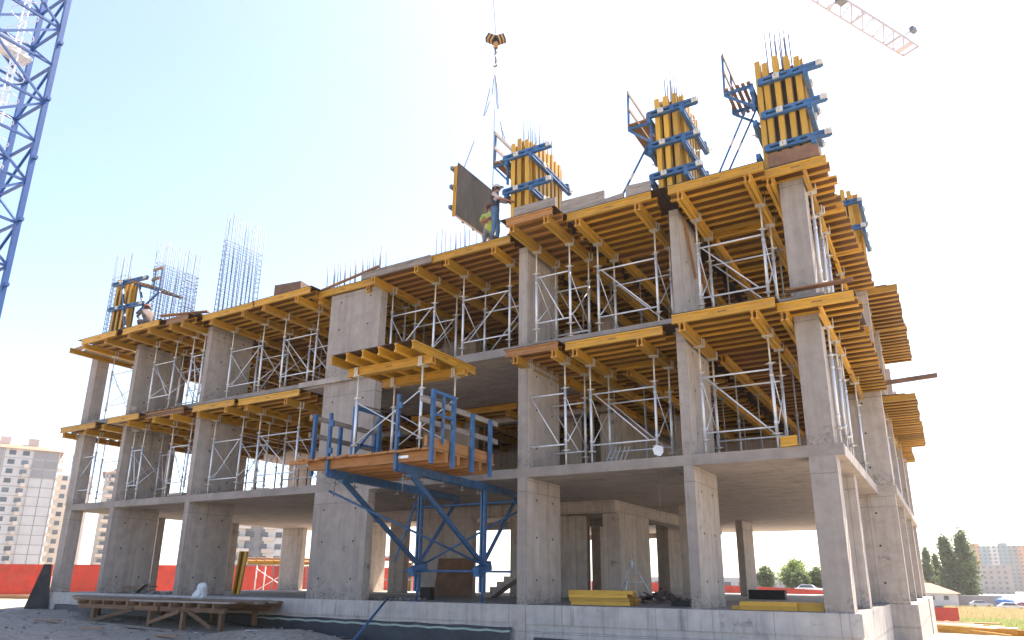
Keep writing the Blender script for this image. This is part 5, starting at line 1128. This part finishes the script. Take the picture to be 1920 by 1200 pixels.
# ------------------------------------------------------------------ thin air haze: one closed box round everything
hm = bpy.data.materials.new('haze'); hm.use_nodes = True; hn = hm.node_tree; hn.nodes.clear()
ho = hn.nodes.new('ShaderNodeOutputMaterial'); hv = hn.nodes.new('ShaderNodeVolumePrincipled')
hv.inputs['Color'].default_value = (0.95, 0.95, 0.96, 1); hv.inputs['Density'].default_value = HAZE; hv.inputs['Anisotropy'].default_value = 0.35
hn.links.new(hv.outputs[0], ho.inputs['Volume'])
hb = MB(); hb.box(-1700, -1700, -14, 1700, 1700, 48); hme = bpy.data.meshes.new('haze'); hme.from_pydata(hb.v, [], hb.f); hme.materials.append(hm)
o = obj('haze', hme); o['kind'] = 'stuff'

# timber site hut and small rubble seen through the ground floor
ht = thing('site_hut', 'pale timber site hut with white roof seen right of the wide pier', 'hut', (-24.3, 23.2, gz(-24.3, 23.2)), 0.55)
for x in (-2.2, -1.1, 0.0, 1.1, 2.2):
    for y in (0, 2.4): obj('post', MB().box(-.06, -.06, 0, .06, .06, 2.1).mesh('post', ['wall_tan']), ht, (x, y, 0))
for x in (-1.65, 0.55): obj('wall_board', MB().box(-.48, -.02, .05, .48, .02, 2.0).mesh('wall_board', ['timber']), ht, (x, 2.4, 0))
obj('handrail', MB().obox((-2.2, -.05, .85), (2.2, -.05, .85), .05, .09).obox((-2.2, -.05, .1), (-1.1, -.05, .85), .05, .09).mesh('handrail', ['wall_tan']), ht)
obj('roof', MB().box(-2.7, -.5, 2.1, 2.7, 3.0, 2.35).mesh('roof', ['wall_white']), ht); obj('fascia', MB().box(-2.72, -.55, 2.06, 2.72, -.502, 2.2).mesh('fascia', ['red_fence']), ht)
b = MB(); rr = random.Random(33)
for i in range(70):
    x = rr.uniform(-6.3, -4.6); y = rr.uniform(.5, 1.5); s_ = rr.uniform(.02, .07); b.blob((x, y, s_ * .5), (s_, s_ * .8, s_ * .6), i, 6, 4, .3)
for i in range(60):
    x = rr.uniform(-17.6, -14.5); y = rr.uniform(.1, 1.5); s_ = rr.uniform(.02, .08); b.blob((x, y, s_ * .5), (s_, s_ * .8, s_ * .6), i, 6, 4, .3)
o = obj('floor_rubble', b.mesh('floor_rubble', ['gravel'])); o['kind'] = 'stuff'; o['label'] = 'small rubble on the ground floor edge'; o['category'] = 'rubble'
loose_plank('grey board leaning low against the inner side of the second column, ground floor', (-17.2, 0.9, 0.03), (-15.9, 0.4, 0.34), 0.16, 0.04, 'timber_grey')
loose_plank('dark board lying by the second column on the ground floor', (-17.5, 0.6, 0.2), (-16.2, 0.9, 0.24), 0.3, 0.04, 'ply_brown')

b = MB(); rr = random.Random(77)
for i in range(90):
    x = rr.uniform(-20, 2); y = rr.uniform(-6.5, -.6); z = gz(x, y) + .03; a = rr.uniform(0, 6.28); l = rr.uniform(.04, .16); wd = l * rr.uniform(.2, .8)
    u = Vector((math.cos(a), math.sin(a), rr.uniform(-.15, .15))); v_ = Vector((-math.sin(a), math.cos(a), rr.uniform(-.15, .3))); c = Vector((x, y, z))
    b.obox(c - u * l, c + u * l, wd, .008, (0, 0, 1), i % 3)
o = obj('scattered_litter', b.mesh('scattered_litter', ['plastic_white', 'timber_grey', 'cloth_brown'])); o['kind'] = 'stuff'; o['label'] = 'scraps of plastic and wood scattered on the shaded ground'; o['category'] = 'litter'
hose = MB(); pts = [(-9 + i * .35, -.9 - .35 * math.sin(i * .55) - .05 * i % .3, 0) for i in range(20)]
hose.path([(x, y, gz(x, y) + .05) for x, y, _ in pts], .02, 6); tag(obj('hose', hose.mesh('hose', ['black'])), 'black hose snaking along the gravel in front of the wide pier', 'hose')
